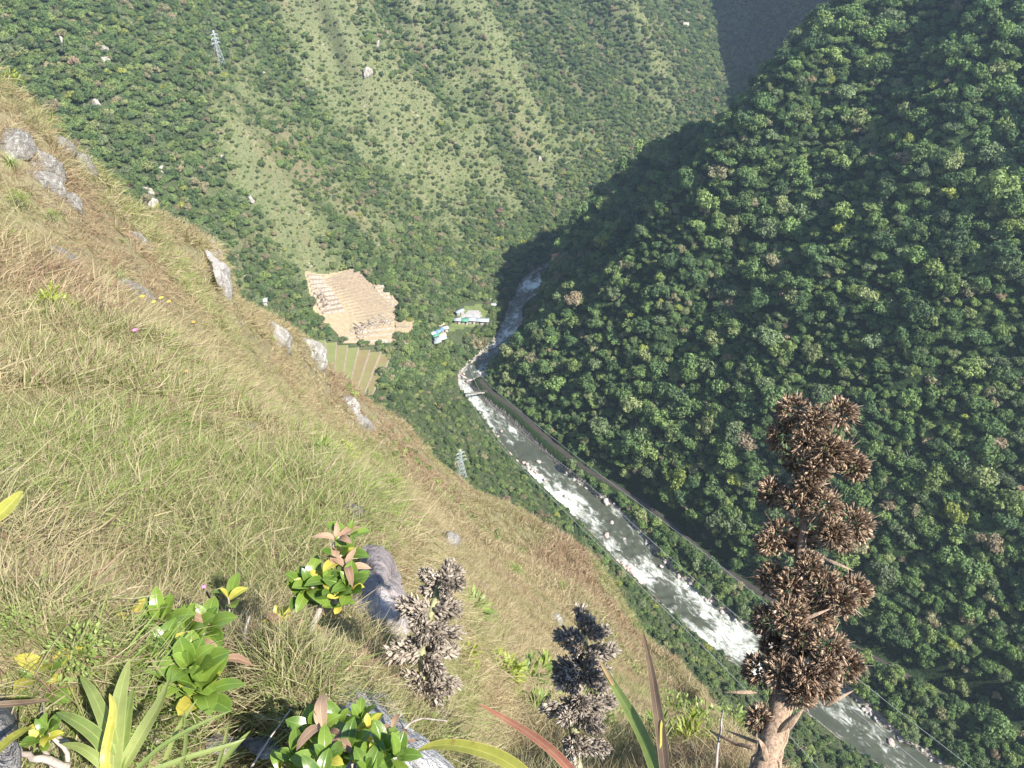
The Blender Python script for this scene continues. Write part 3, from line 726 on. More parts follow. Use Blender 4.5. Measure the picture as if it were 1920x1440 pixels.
# ------------------------------------------------------------------ where a sight line meets the ground
def hit(px, py, near_ok=False):
    d = ray(px, py); t = np.exp(np.linspace(math.log(1.0 if near_ok else 140.), math.log(130. if near_ok else 1500.), 900))
    x, y, z = d[0]*t, d[1]*t, d[2]*t
    if near_ok: h = z_near(x, y)
    else: h = ginterp([GV], x, y)[0]
    w = np.where(z < h)[0]
    i = max(1, w[0]) if len(w) else len(t)-1
    a = (z[i-1]-h[i-1]); b = (z[i]-h[i]); f = a/(a-b) if a != b else 0
    tt = t[i-1]+(t[i]-t[i-1])*np.clip(f, 0, 1)
    return Vector(d*tt)
def gzn(x, y): return float(z_near(np.array([x]), np.array([y]))[0])
def plain(name, col, rough=.8, spec=.2, var=.15, scale=2.0, metal=0.0):
    m, nt, b = new_mat(name, rough, spec); b.inputs["Metallic"].default_value = metal
    n = noise(nt, objco(nt), scale, 4)
    lo = tuple(max(0, c*(1-var)) for c in col); hi = tuple(c*(1+var) for c in col)
    nt.links.new(ramp(nt, n, [(.35, lo), (.65, hi)]), b.inputs[0]); return m
M_TAN = plain("dry_terrace_grass", (.33,.265,.17), .95, .05, .14, .4)
M_STONE = plain("ruin_stone", (.33,.28,.23), .95, .1, .45, 1.2)
M_STONE_PALE = plain("ruin_stone_pale", (.25,.20,.15), .95, .1, .3, 1.0)
def mat_field():
    m, nt, b = new_mat("field_crop", .95, .05); v = attr(nt, "var").outputs["Fac"]; p = geo_pos(nt)
    c = ramp(nt, v, [(.0,(.17,.20,.075)), (.45,(.20,.20,.085)), (.6,(.22,.18,.09)), (1.,(.23,.155,.09))])
    n = noise(nt, p, .25, 5, .65); c = mix(nt, ramp(nt, n, [(.35,(0,0,0)), (.65,(.7,.7,.7))]), c, (.22,.24,.09))
    nt.links.new(c, b.inputs[0]); return m
M_FIELD = mat_field()

def drape(name, poly, mat, off=.35, cell=5, parent=None):
    xs = [p[0] for p in poly]; ys = [p[1] for p in poly]
    X, Y = np.meshgrid(np.arange(min(xs), max(xs)+cell, cell), np.arange(min(ys), max(ys)+cell, cell), indexing='ij')
    ok = in_poly(X, Y, poly).astype(int); P = {}; V = []; F = []
    def g(i, j):
        if (i, j) not in P:
            h = hit(float(X[i, j]), float(Y[i, j])); P[(i, j)] = len(V); V.append((h.x, h.y, h.z+off))
        return P[(i, j)]
    for i in range(X.shape[0]-1):
        for j in range(X.shape[1]-1):
            if ok[i, j]+ok[i+1, j]+ok[i, j+1]+ok[i+1, j+1] >= 2: F.append((g(i, j), g(i, j+1), g(i+1, j+1), g(i+1, j)))
    return link(name, mesh_np(name, np.array(V), np.array(F), [mat], smooth=True), parent)
def polyl(pts, t):
    pts = np.asarray(pts, float); s = np.concatenate([[0], np.cumsum(np.linalg.norm(np.diff(pts, axis=0), axis=1))]); s /= s[-1]
    return np.array([np.interp(t, s, pts[:,0]), np.interp(t, s, pts[:,1])])
def terraces(name, L, Rr, n, m, mbed, mwall, label, cat, lift=.5, var=None, wallk=1.0):
    root = link(name, None); g = np.zeros((n+1, m+1, 3))
    for k in range(n+1):
        a = polyl(L, k/n); b = polyl(Rr, k/n)
        for j in range(m+1):
            q = a+(b-a)*j/m; h = hit(*q); g[k, j] = h
    base = g[0, m//2]; root.location = base
    for k in range(n):
        up = g[k].copy(); dn = g[k+1].copy(); zt = (g[k][:,2]*.65+g[k][:,2].mean()*.35)+lift; up[:,2] = zt; lo = dn.copy(); lo[:,2] = zt-.05
        V = np.vstack([up, lo])-np.array(base); F = [(j, j+m+1, j+m+2, j+1) for j in range(m)]
        o = link("terrace_bed", mesh_np("terrace_bed", V, np.array(F), [mbed], attrs={"var": ('FACE','FLOAT', np.full(m, .5 if var is None else var[k]))}), root)
        # retaining wall with a real thickness
        dirv = dn-up; dirv[:,2] = 0; dirv /= np.linalg.norm(dirv, axis=1)[:, None]+1e-9
        o1 = lo+dirv*.02; o1[:,2] += .22*wallk; o2 = o1+dirv*.3; i1 = lo-dirv*.25; i1[:,2] += .22*wallk
        bt = o2.copy(); bt[:,2] = np.minimum(g[k+1][:,2]-.6, zt-1.)
        V = np.vstack([i1, o2, bt])-np.array(base); F = [(j, j+m+1, j+m+2, j+1) for j in range(m)]+[(j+m+1, j+2*m+2, j+2*m+3, j+m+2) for j in range(m)]
        link("retaining_wall", mesh_np("retaining_wall", V, np.array(F), [mwall]), root)
    return tag(root, label, cat)
def build_ruins():
    o = drape("ruin_ground", RUIN_POLY, M_TAN, .15, 2.5); o['kind'] = 'structure'
    terraces("stone_terraces", [(600,524),(618,545),(637,568),(650,590),(662,608)], [(664,505),(692,533),(722,565),(742,585),(738,602)], 17, 12, M_TAN, M_STONE_PALE,
             "wide tan stepped stone terraces of the ruins on the far slope", "terraces", .15)
    terraces("stone_terraces", [(576,512),(582,535),(590,565),(606,590)], [(601,520),(620,546),(638,570),(646,585)], 9, 5, M_STONE_PALE, M_STONE,
             "narrow rough stone strip beside the wide tan ruin terraces", "terraces", .5, wallk=1.5)
    terraces("stone_terraces", [(698,536),(706,546),(716,560),(728,572)], [(714,532),(724,544),(736,560),(746,576)], 6, 4, M_TAN, M_STONE,
             "small separate flight of terraces on the uphill river side of the ruins", "terraces", .5)
    terraces("stone_terraces", [(636,622),(634,630),(634,640)], [(734,612),(738,628),(733,644)], 3, 10, M_TAN, M_STONE,
             "long low curved terraces below the grey ruined rooms", "terraces", .9, wallk=2)
    terraces("stone_terraces", [(740,602),(743,618),(738,640)], [(786,603),(772,618),(745,645)], 3, 6, M_TAN, M_STONE_PALE,
             "short slanting terraces at the river end of the ruins", "terraces", .8, wallk=2)
    r = random.Random(3)
    spots = [(668+11*i+r.uniform(-2, 2)+j*1.5, 615-4.2*i*.9+j*8+r.uniform(-1, 1)) for i in range(6) for j in range(3)]
    spots += [(592+6*i, 548+9*i) for i in range(4)]
    for i, (px, py) in enumerate(spots):
        p = hit(px, py); w = r.uniform(5., 7.5); d = r.uniform(3.6, 5.2); t = .5; h = r.uniform(1.0, 2.0); m = MB()
        e = link("ruined_room", None, loc=(p.x, p.y, p.z+.3), rot=(0, 0, math.radians(-28+r.uniform(-9, 9))))
        for (cx, cy, sx, sy, hh) in ((0, d/2, w, t, h), (-w/2+t/2, 0, t, d-t, h*r.uniform(.6, 1)), (w/2-t/2, 0, t, d-t, h*r.uniform(.6, 1)), (-w/4-.25, -d/2, w/2-.7, t, h*r.uniform(.5, .9)), (w/4+.25, -d/2, w/2-.7, t, h*r.uniform(.5, .9))):
            mm = MB(); mm.box((cx, cy, hh/2-.8), (sx, sy, hh+1.6)); mm.build("stone_wall", M_STONE if r.random() < .7 else M_STONE_PALE, e)
        lab = "roofless grey stone room in the ruins below the wide tan terraces" if i < 18 else "roofless stone room on the rough strip beside the wide tan terraces"
        tag(e, lab, "ruin", "roofless rooms of the ruins")
build_ruins()
terraces("crop_terraces", [(590,640),(617,645),(637,650),(657,655),(676,659),(697,664),(715,667),(736,672)], [(598,708),(618,716),(640,722),(655,730),(670,738),(682,742),(690,744),(697,742)], 7, 7, M_FIELD, M_STONE_PALE,
         "green and brown crop terraces in strips below the ruins", "crop terraces", .4, var=[.1,.2,.5,.35,.9,.6,.8], wallk=.1)

# ------------------------------------------------------------------ houses
M_WALLP = plain("plaster", (.36,.33,.28), .9, .1, .1)
ROOFC = {'blue': (.16,.27,.50), 'white': (.36,.39,.43), 'grey': (.36,.38,.40), 'green': (.08,.26,.17), 'red': (.42,.16,.11), 'cream': (.66,.55,.36), 'steel': (.33,.38,.43)}
M_ROOF = {k: plain("roof_"+k, v, .5, .3, .08) for k, v in ROOFC.items()}
M_DARKW = plain("window_dark", (.03,.035,.04), .2, .5, .1)
def house(px, py, L, W, H, yaw, colr, label, flat=False, name="house"):
    p = hit(px, py); e = link(name, None, loc=(p.x, p.y, p.z), rot=(0, 0, math.radians(yaw)))
    m = MB(); m.box((0, 0, H/2-1.5), (L, W, H+3)); m.build("wall", M_WALLP, e)
    rh = .5 if flat else W*.24; m = MB(); t = .18; ov = .7
    V = [(-L/2-ov, -W/2-ov, H-.05), (L/2+ov, -W/2-ov, H-.05), (L/2+ov, 0, H+rh), (-L/2-ov, 0, H+rh), (L/2+ov, W/2+ov, H-.05), (-L/2-ov, W/2+ov, H-.05)]
    V = np.array(V+[(a, b, c-t) for a, b, c in V]); F = [(0,1,2,3), (3,2,4,5), (7,6,9,8), (8,9,11,10), (0,6,7,1), (5,4,10,11), (1,7,8,2), (2,8,10,4), (0,3,9,6), (3,5,11,9)]
    m.add(V+[0, 0, .2], np.array(F)); m.build("roof", M_ROOF[colr], e)
    g = MB(); gv = np.array([(-L/2, -W/2, H), (-L/2, W/2, H), (-L/2, 0, H+rh*.85), (L/2, -W/2, H), (L/2, W/2, H), (L/2, 0, H+rh*.85)]); g.add(gv, np.array([(0,2,1), (3,4,5)])); g.build("gable", M_WALLP, e)
    n = max(1, int(L/3.2))
    for i in range(n):
        x = -L/2+L*(i+.5)/n
        if i == n//2: m = MB(); m.box((x, -W/2-.03, 1.0), (.9, .08, 2.0)); m.build("door", M_DARKW, e)
        else: m = MB(); m.box((x, -W/2-.03, 1.5), (1.0, .08, .9)); m.build("window", M_DARKW, e)
    return tag(e, label, "house")
HOUSES = [(829,612,7,4,2.6,35,'cream',"house with a cream roof, uppermost of the bright roofs by the shaded bank"),
 (833,620,6,4,2.6,20,'grey',"small grey-roofed house just under the cream roof by the shaded bank"),
 (823,625,7,4.5,2.6,50,'blue',"house with a deep blue roof in the middle of the bright roofs"),
 (817,633,5,3.5,2.4,40,'green',"small house with a green roof between the blue and white roofs"),
 (810,630,5,3.5,2.4,30,'white',"small white-roofed house nearest the ruins in the roadside hamlet"),
 (829,633,5,4,2.5,25,'cream',"small cream-roofed house on the edge of the long shadow"),
 (826,640,9,4.5,2.8,20,'steel',"long pale steel-roofed house at the lower end of the hamlet"),
 (821,646,5,4,2.5,15,'grey',"grey-roofed hut lowest of the roadside hamlet"),
 (858,605,5,4,3,0,'white',"white-roofed hut at the left end of the shaded row of long roofs"),
 (869,606,8,4,3,-4,'green',"green-roofed building in the shaded row of long roofs"),
 (882,605,8,4.5,3.2,-4,'white',"bright white-roofed building in the middle of the shaded row"),
 (900,606,15,4.5,3,-4,'steel',"long steel-roofed shed at the river end of the shaded row"),
 (862,589,7,3.5,2.8,40,'steel',"narrow steel-roofed shed above the grey yard"),
 (917,577,12,3,2.8,6,'white',"long narrow white-roofed shed on the small shaded clearing"),
 (915,566,4,3,2.6,10,'grey',"tiny grey-roofed hut uphill of the long narrow white shed"),
 (1056,484,20,5,3.5,22,'red',"long red-roofed building half hidden behind the mountain shoulder"),
 (494,571,6,5,3.4,10,'white',"white-roofed house alone in the trees above the crop terraces")]
for (px, py, L, W, H, yaw, c, lab) in HOUSES: house(px, py, L*.8, W*.75, H*.9, yaw, c, lab)
M_YARD = plain("yard_gravel", (.30,.29,.29), .95, .05, .12, .3)
M_LAWN = plain("clearing_grass", (.13,.16,.06), .95, .05, .2, .3)
o = drape("yard_ground", [(862,596),(880,583),(898,585),(902,592),(900,600),(862,600)], M_YARD, .45, 3); o['kind'] = 'structure'
o = drape("clearing_lawn", [(842,612),(856,602),(868,578),(905,570),(918,582),(908,592),(903,608),(860,616),(842,622)], M_LAWN, .2, 4); o['kind'] = 'structure'

# ------------------------------------------------------------------ railway on its bench, footbridge
def ribbon(P, half, z, mb, zh=.0, m=0):
    T = np.gradient(P, axis=0); T /= np.linalg.norm(T, axis=1)[:, None]; Nn = np.stack([-T[:,1], T[:,0]], 1); n = len(P)
    a = P+Nn*half; b = P-Nn*half; z = np.broadcast_to(z, (n,))
    V = np.vstack([np.c_[a, z], np.c_[b, z], np.c_[a+Nn*zh*1.5, z-zh], np.c_[b-Nn*zh*1.5, z-zh]])
    F = []
    for i in range(n-1):
        F += [(i, i+1, n+i+1, n+i)]
        if zh: F += [(i, 2*n+i, 2*n+i+1, i+1), (n+i, n+i+1, 3*n+i+1, 3*n+i)]
    mb.add(V, np.array(F), m)
def build_railway():
    root = link("railway_track", None, loc=(float(PQ[20][0]), float(PQ[20][1]), PATH_Z)); off = np.array([PQ[20][0], PQ[20][1]])
    P = PQ-off; m = MB(); ribbon(P, 1.1, .28, m, .35); m.build("ballast", plain("ballast", (.065,.055,.045), .95, .1, .3, .8), root)
    T = np.gradient(P, axis=0); T /= np.linalg.norm(T, axis=1)[:, None]; Nn = np.stack([-T[:,1], T[:,0]], 1)
    mr = plain("rail_steel", (.15,.125,.11), .4, .5, .2, 1., .7)
    for s in (-1, 1):
        m = MB(); ribbon(P+Nn*s*.46, .06, .52, m, .14); m.build("rail", mr, root)
    m = MB(); s = np.arange(0, len(P)-1, .18)
    for q in s:
        i = int(q); f = q-i; c = P[i]*(1-f)+P[i+1]*f; a = math.atan2(T[i][1], T[i][0])+math.pi/2
        m.box((c[0], c[1], .33), (1.5, .22, .14), Euler((0, 0, a)).to_matrix())
    m.build("sleepers", plain("sleeper_wood", (.09,.07,.055), .9), root)
    tag(root, "brown railway track curving along the forest edge above the right bank", "railway track")
build_railway()
def build_bridge():
    a = at_z(874, 738, RIVER_Z+4.5); b = at_z(913, 736, RIVER_Z+4.5); a = Vector(a); b = Vector(b); d = b-a; L = d.length
    e = link("footbridge", None, loc=a, rot=(0, 0, math.atan2(d.y, d.x))); mw = plain("bridge_timber", (.36,.34,.30), .8)
    m = MB(); m.box((L/2, 0, 0), (L, 1.3, .25)); m.build("deck", mw, e)
    for s in (-1, 1):
        m = MB(); m.box((L/2, s*.62, 1.05), (L, .07, .07))
        for k in range(9): m.box((L*k/8, s*.62, .57), (.07, .07, .9))
        m.build("railing", mw, e)
    for x in (0, L):
        m = MB(); m.box((x, 0, -2.6), (1.2, 2.0, 4.9)); m.build("abutment", M_STONE, e)
    tag(e, "narrow pale footbridge crossing the shaded river at the bend", "footbridge")
build_bridge()

# ------------------------------------------------------------------ pylons and cables
M_STEEL = plain("galvanised_steel", (.58,.62,.62), .45, .5, .1, 1., .3)
def pylon(px, py, top_py, yaw, label, thick):
    p = hit(px, py); H = 10.
    for h in np.linspace(8, 70, 600):
        if project(p.x, p.y, p.z+h)[1] < top_py: H = h; break
    e = link("transmission_pylon", None, loc=p, rot=(0, 0, yaw)); b = H*.11; w = lambda t: b*(1-t)**1.15*.92+b*.08 if t < .62 else b*(.38)*(1-t)+.12*b
    lv = [0, .17, .32, .45, .56, .65, .73, .81, .9, 1.0]; C = [(-1,-1), (1,-1), (1,1), (-1,1)]
    for c in C:
        m = MB(); m.tube([(c[0]*w(t), c[1]*w(t), t*H-(.8 if t == 0 else 0)) for t in lv], thick, 4); m.build("leg", M_STEEL, e)
    m = MB()
    for t0, t1 in zip(lv[:-1], lv[1:]):
        for i in range(4):
            a, c = C[i], C[(i+1) % 4]
            A = lambda q, t: np.array((q[0]*w(t), q[1]*w(t), t*H))
            m.tube([A(a, t0), A(c, t1)], thick*.55, 3); m.tube([A(c, t0), A(a, t1)], thick*.55, 3); m.tube([A(a, t1), A(c, t1)], thick*.5, 3)
    m.build("lattice_bracing", M_STEEL, e)
    for k, t in enumerate((.64, .76, .88)):
        s = (1, -1, 1)[k]; 
        for sd in ((s,) if k != 1 else (s,)) if False else (1, -1):
            Lx = b*(1.05-.12*k); m = MB(); z = t*H
            for q in (-1, 1): m.tube([(sd*w(t), q*w(t), z), (sd*(w(t)+Lx), 0, z+.1)], thick*.8, 4)
            m.tube([(sd*w(t), 0, z+H*.035), (sd*(w(t)+Lx), 0, z+.1)], thick*.7, 4); arm = m.build("cross_arm", M_STEEL, e)
            m = MB(); m.tube([(sd*(w(t)+Lx), 0, z), (sd*(w(t)+Lx), 0, z-1.4)], thick*.8, 5); m.build("insulator", M_STEEL, arm)
    return tag(e, label, "pylon"), p, H
py1 = pylon(866, 900, 843, .5, "steel lattice pylon standing in the green bushes left of the river", .13)
py2 = pylon(414, 121, 57, .9, "steel lattice pylon high on the sunlit mountain slope", .17)
M_CABLE = plain("cable", (.42,.43,.43), .5, .4)
def cable(pts, label, r=.07):
    q = [Vector(at(*p)) for p in pts]; o0 = q[0]; P = []
    for i in range(len(q)-1):
        for k in range(8):
            t = k/8; P.append(q[i].lerp(q[i+1], t)-o0)
    P.append(q[-1]-o0); P = np.array([tuple(v) for v in P])
    for _ in range(30): P[1:-1] = (P[:-2]+2*P[1:-1]+P[2:])/4
    m = MB(); m.tube(P, r, 5); o = m.build("power_cable", M_CABLE, None, loc=o0); tag(o, label, "power cable", "power cables over the river")
cable([(880,690,440),(900,745,400),(978,819,345),(1087,889,305),(1219,1013,268),(1380,1157,240),(1560,1300,222),(1760,1460,205)], "power cable sagging along the middle of the river rapids")
cable([(890,690,440),(915,722,400),(1028,815,335),(1133,897,300),(1273,998,268),(1400,1100,245),(1600,1270,222),(1900,1500,200)], "power cable running over the railway track on the right bank")
cable([(862,700,440),(895,790,370),(950,850,330),(1060,960,290),(1200,1100,258),(1340,1230,240),(1500,1400,222),(1560,1470,215)], "power cable crossing low over the left side of the rapids")

# ------------------------------------------------------------------ rocks
def mat_rock(name, c0, c1, c2, sc=1.0, lichen=(.52,.52,.47)):
    m, nt, b = new_mat(name, .92, .15); p = objco(nt)
    n = noise(nt, p, 2.2*sc, 8, .65); f = noise(nt, p, 14*sc, 5, .7); l = noise(nt, p, 5*sc, 5, .6, .6)
    c = ramp(nt, n, [(.3, c0), (.5, c1), (.7, c2)])
    c = mix(nt, ramp(nt, l, [(.56,(0,0,0)), (.62,(1,1,1))]), c, lichen); c = mix(nt, mth(nt, 'MULTIPLY', ramp(nt, f, [(.3,(1,1,1)), (.48,(0,0,0))]), .75), c, (.07,.065,.06))
    nt.links.new(c, b.inputs[0]); bump(nt, mth(nt, 'ADD', n, mth(nt, 'MULTIPLY', f, .5)), .9, .12/sc, b); return m
M_ROCK = mat_rock("outcrop_rock", (.13,.12,.10), (.27,.25,.22), (.42,.39,.345), lichen=(.46,.455,.41))
M_ROCKW = mat_rock("pale_cliff_rock", (.24,.215,.19), (.40,.36,.31), (.52,.47,.41), .8, (.46,.44,.40))
M_BOULD = mat_rock("river_boulder", (.26,.22,.20), (.42,.37,.34), (.55,.49,.46), 1.0, (.55,.52,.50))
M_BOULDP = mat_rock("pink_river_boulder", (.32,.23,.20), (.50,.38,.33), (.62,.50,.45), 1.0, (.58,.48,.44))
def rock_mesh(name, seed, mats, nsub=18, planes=13, rough=.07):
    r = np.random.default_rng(seed); th = np.linspace(0, math.pi, nsub); ph = np.linspace(0, 2*math.pi, nsub*2, endpoint=False)
    T, Ph = np.meshgrid(th, ph, indexing='ij'); D = np.stack([np.sin(T)*np.cos(Ph), np.sin(T)*np.sin(Ph), np.cos(T)], -1)
    Nn = r.normal(size=(planes, 3)); Nn /= np.linalg.norm(Nn, axis=1)[:, None]; dist = r.uniform(.55, .95, planes)
    rad = np.full(T.shape, 1.15)
    for n, di in zip(Nn, dist):
        c = D@n; rad = np.minimum(rad, np.where(c > .05, di/np.maximum(c, .05), 9))
    f = lambda s, sd: fbm(D[...,0]*s+D[...,2]*s*.7+sd, D[...,1]*s-D[...,2]*s*.5, seed+sd, 4)
    rad = rad*(1+rough*f(2.5, 3)+rough*.6*f(7, 5)); rad[0] = rad[0].mean(); rad[-1] = rad[-1].mean()
    V = (D*rad[..., None]).reshape(-1, 3); m = nsub*2; F = []
    for i in range(nsub-1):
        for j in range(m): F.append((i*m+j, (i+1)*m+j, (i+1)*m+(j+1) % m, i*m+(j+1) % m))
    return mesh_np(name, V, np.array(F), mats)
ROCKS = [rock_mesh("rock", 600+k, [M_ROCK], 30, 11+k % 5, .10) for k in range(5)]
BOULDERS = [rock_mesh("boulder", 620+k, [M_BOULD if k < 4 else M_BOULDP], 14, 12, .05) for k in range(7)]
CLIFFS = [rock_mesh("cliff_rock", 640+k, [M_ROCKW], 26, 14, .22) for k in range(3)]
# outcrops of the near hillside: px, py, half-width px, half-height px, yaw, label
OUT = [(30,268,42,20,.3,0,"long pale grey slab at the top left of the grassy hillside"),
 (92,320,30,24,.8,1,"rounded grey boulder bulging from the hillside below the upper slab"),
 (98,348,20,24,1.2,2,"grey lower lobe of the rounded hillside boulder"),
 (132,380,16,18,.4,3,"small cracked rock with a dark hollow beside the rounded boulder"),
 (120,285,24,15,1.9,4,"pale broken rock on the skyline edge above the rounded boulder"),
 (150,305,14,22,.1,0,"narrow pale rock high on the hillside skyline"),
 (262,455,12,26,.2,3,"slim grey rock standing in the dry grass above the spiky rosette"),
 (255,558,18,32,.9,4,"pale rock split by grass just right of the spiky rosette"),
 (100,480,15,34,1.4,0,"brown draped rock among the dry grass at left"),
 (524,642,30,26,.7,1,"low grey outcrop on the hillside left of the crop terraces"),
 (585,664,26,32,1.1,2,"leaning grey outcrop at the skyline next to the crop terraces"),
 (652,762,22,20,.2,3,"grey outcrop half way down the hillside skyline"),
 (678,800,16,40,1.8,4,"tall narrow grey outcrop below the mid hillside outcrop"),
 (462,805,18,12,.3,0,"small flat stone among the yellow and orange flowers"),
 (455,785,14,8,1.3,1,"thin reddish stone above the flat flower-bed stone"),
 (905,1105,14,12,1.0,2,"small grey stone in the dry grass of the lower hillside"),
 (950,1190,14,9,.4,3,"flat pale stone on the lower hillside above the leafy clump"),
 (845,1020,18,26,.6,4,"dark grey rock rib on the brown lower hillside"),
 (1035,1165,16,24,.9,0,"grey rock rib in the middle of the brown lower hillside"),
 (915,1170,13,11,2.0,1,"round pale stone beside the green bush on the lower hillside"),
 (655,965,30,24,.9,3,"grassy grey rock behind the tall split boulder")]
def place_rock(px, py, hw, hh, yaw, mi, label, sink=.35, depth=.8, name="rock", cat="rock"):
    p = hit(px, py, True); rg = p.length; sx = hw*rg/FPX; sz = hh*rg/FPX
    o = link(name, ROCKS[mi], loc=(p.x, p.y, p.z-sz*.05), rot=(0, 0, 0))
    d = Vector(ray(px, py)); n = Vector(slope_normal(np.array([p.x]), np.array([p.y]))[0])
    # lie along the slope: local z out of the ground, local y up the slope
    upv = (Vector((0, 0, 1))-n*n.z).normalized(); xv = upv.cross(n)
    R = Matrix((xv, upv, n)).transposed().to_4x4()
    fz = max(.65, abs(d.dot(upv)))
    o.matrix_world = Matrix.Translation(p-n*min(sx, sz)*.02) @ R @ Matrix.Rotation(yaw*.25, 4, 'Z') @ Matrix.Diagonal((sx*1.15, sz*1.15/fz*.8, min(sx, sz)*1.0, 1))
    tag(o, label, cat); BARE.append((p.x, p.y, min(sx, sz)*.45)); return o
for a in OUT: place_rock(*a)
for i, (px, py, w, lab) in enumerate([(278,362,16,"pale jagged cliff patch in the woods beside the dark gully"),(286,388,14,"pale lower cliff patch beside the dark gully"),
 (266,396,10,"small pale cliff patch left of the lower one by the gully"),(300,318,9,"small cliff ledge above the jagged patch by the gully"),(120,80,9,"pale rock patch high in the upper left woods"),
 (192,92,10,"upper rock face in the woods left of the far pylon"),(199,115,11,"long lower rock face in the woods left of the far pylon"),(180,198,9,"white rock spots low in the upper left woods"),
 (140,208,7,"small rock spot left of the white spots in the woods"),(470,376,12,"pale rock by the thin brown ridge above the ruins"),(688,140,12,"pale rock scar on the grassy ridge at top"),
 (708,82,9,"pale streaked scar near the top edge"),(492,140,8,"white rock right of the far pylon"),(420,300,8,"bare rock on the brown ridge below the pylon"),(960,215,8,"small pale scar on the hazy slope at top"),
 (1285,48,9,"grey cliff face in the blue shaded mountain"),(1010,300,7,"small rock scar above the shaded valley")]):
    p = hit(px, py); s = w*p.length/FPX
    o = link("cliff_rock", CLIFFS[i % 3], loc=(p.x, p.y, p.z-s*.1), rot=(.3, .2, i*1.3), scale=(s*.75, s*.5, s*1.0)); tag(o, lab, "cliff")
# boulders on the banks
def build_boulders():
    r = random.Random(9); n = 0
    areas = [([(822,700),(850,690),(880,700),(900,716),(880,722),(830,716)], 26, "on the stony bar at the river bend", 6),
             ([(1148,1045),(1166,1050),(1204,1098),(1200,1108),(1160,1078)], 26, "on the pink bar beside the main rapids", 5),
             ([(1610,1325),(1660,1328),(1735,1375),(1715,1388),(1650,1358)], 26, "on the white stony bar at the bottom of the river", 1),
             ([(940,800),(975,850),(1030,905),(1020,912),(960,862),(930,815)], 16, "along the lit left bank above the rapids", 5),
             ([(890,640),(925,600),(960,560),(985,540),(960,600),(935,640),(905,675)], 26, "on the shaded left bank above the bend", 0)]
    for poly, cnt, wh, mi in areas:
        k = 0; t = 0
        while k < cnt and t < 4000:
            t += 1; px = r.uniform(min(p[0] for p in poly), max(p[0] for p in poly)); py = r.uniform(min(p[1] for p in poly), max(p[1] for p in poly))
            if not in_poly(np.array([px]), np.array([py]), poly)[0]: continue
            p = at_z(px, py, RIVER_Z+.6); s = r.uniform(.5, 1.0)*(1.5 if r.random() < .25 else 1); s2 = s*r.uniform(.8, 1.5)
            mi2 = (mi+r.randint(0, 1)) % 7; big = s > 1.1
            o = link("boulder", BOULDERS[mi2], loc=p, rot=(r.uniform(-.4,.4), r.uniform(-.4,.4), r.uniform(0, 6.3)), scale=(s2*1.25, s*1.25, s*.9))
            tag(o, ("large " if big else "small ")+("pinkish" if mi2 > 3 else "grey")+" boulder "+wh, "boulder", "boulders "+wh); k += 1
    # right bank, scattered at the water's edge
    for i in range(46, len(RQ)-1, 1):
        if RQ[i][1] > 545 or RQ[i][1] < 85: continue
        for k in range(2):
            T = RQ[i+1]-RQ[i]; T = T/np.linalg.norm(T); nn = np.array([-T[1], T[0]])
            off = RQW[i]+r.uniform(-1.2, 3.0); f = r.random(); c = RQ[i]+T*5*f+nn*off
            s = r.uniform(.5, 1.1)*(1.7 if r.random() < .12 else 1); mi2 = r.randint(0, 3)
            q = project(c[0], c[1], RIVER_Z+.5)
            if not (0 < q[0] < 1920 and 0 < q[1] < 1440): continue
            o = link("boulder", BOULDERS[mi2], loc=(c[0], c[1], RIVER_Z+.5+max(0, off-RQW[i])*.3), rot=(r.uniform(-.4,.4), r.uniform(-.4,.4), r.uniform(0, 6.3)), scale=(s*1.3, s, s*.85))
            seg = "upstream of the bend in the mountain's shade" if RQ[i][1] > 385 else ("below the railway just after the bend" if RQ[i][1] > 300 else ("beside the white rapids" if RQ[i][1] > 215 else "along the lower reach near the brown seed head"))
            tag(o, ("large" if s > 1.1 else "small")+" grey boulder at the right bank "+seg, "boulder", "boulders at the right bank "+seg)
    r2 = random.Random(4)
    for (px, py, s) in [(1094,906,2.6),(1110,909,1.8),(1138,1004,2.0),(1060,930,1.4),(1010,866,1.5),(1240,1062,1.5),(905,738,1.2),(1190,1060,1.0),(1147,980,1.2),(1170,1010,1.0),(1230,1000,1.2),(1670,1392,1.6),(900,700,1.8),(870,707,1.5),(932,640,1.3)]:
        p = at_z(px, py, RIVER_Z+.4); mi2 = r2.randint(0, 6)
        o = link("boulder", BOULDERS[mi2], loc=p, rot=(r2.uniform(-.3,.3), r2.uniform(-.3,.3), r2.uniform(0, 6)), scale=(s, s*.8, s*.7))
        tag(o, "wet boulder standing in the river water", "boulder", "boulders standing in the river")
build_boulders()
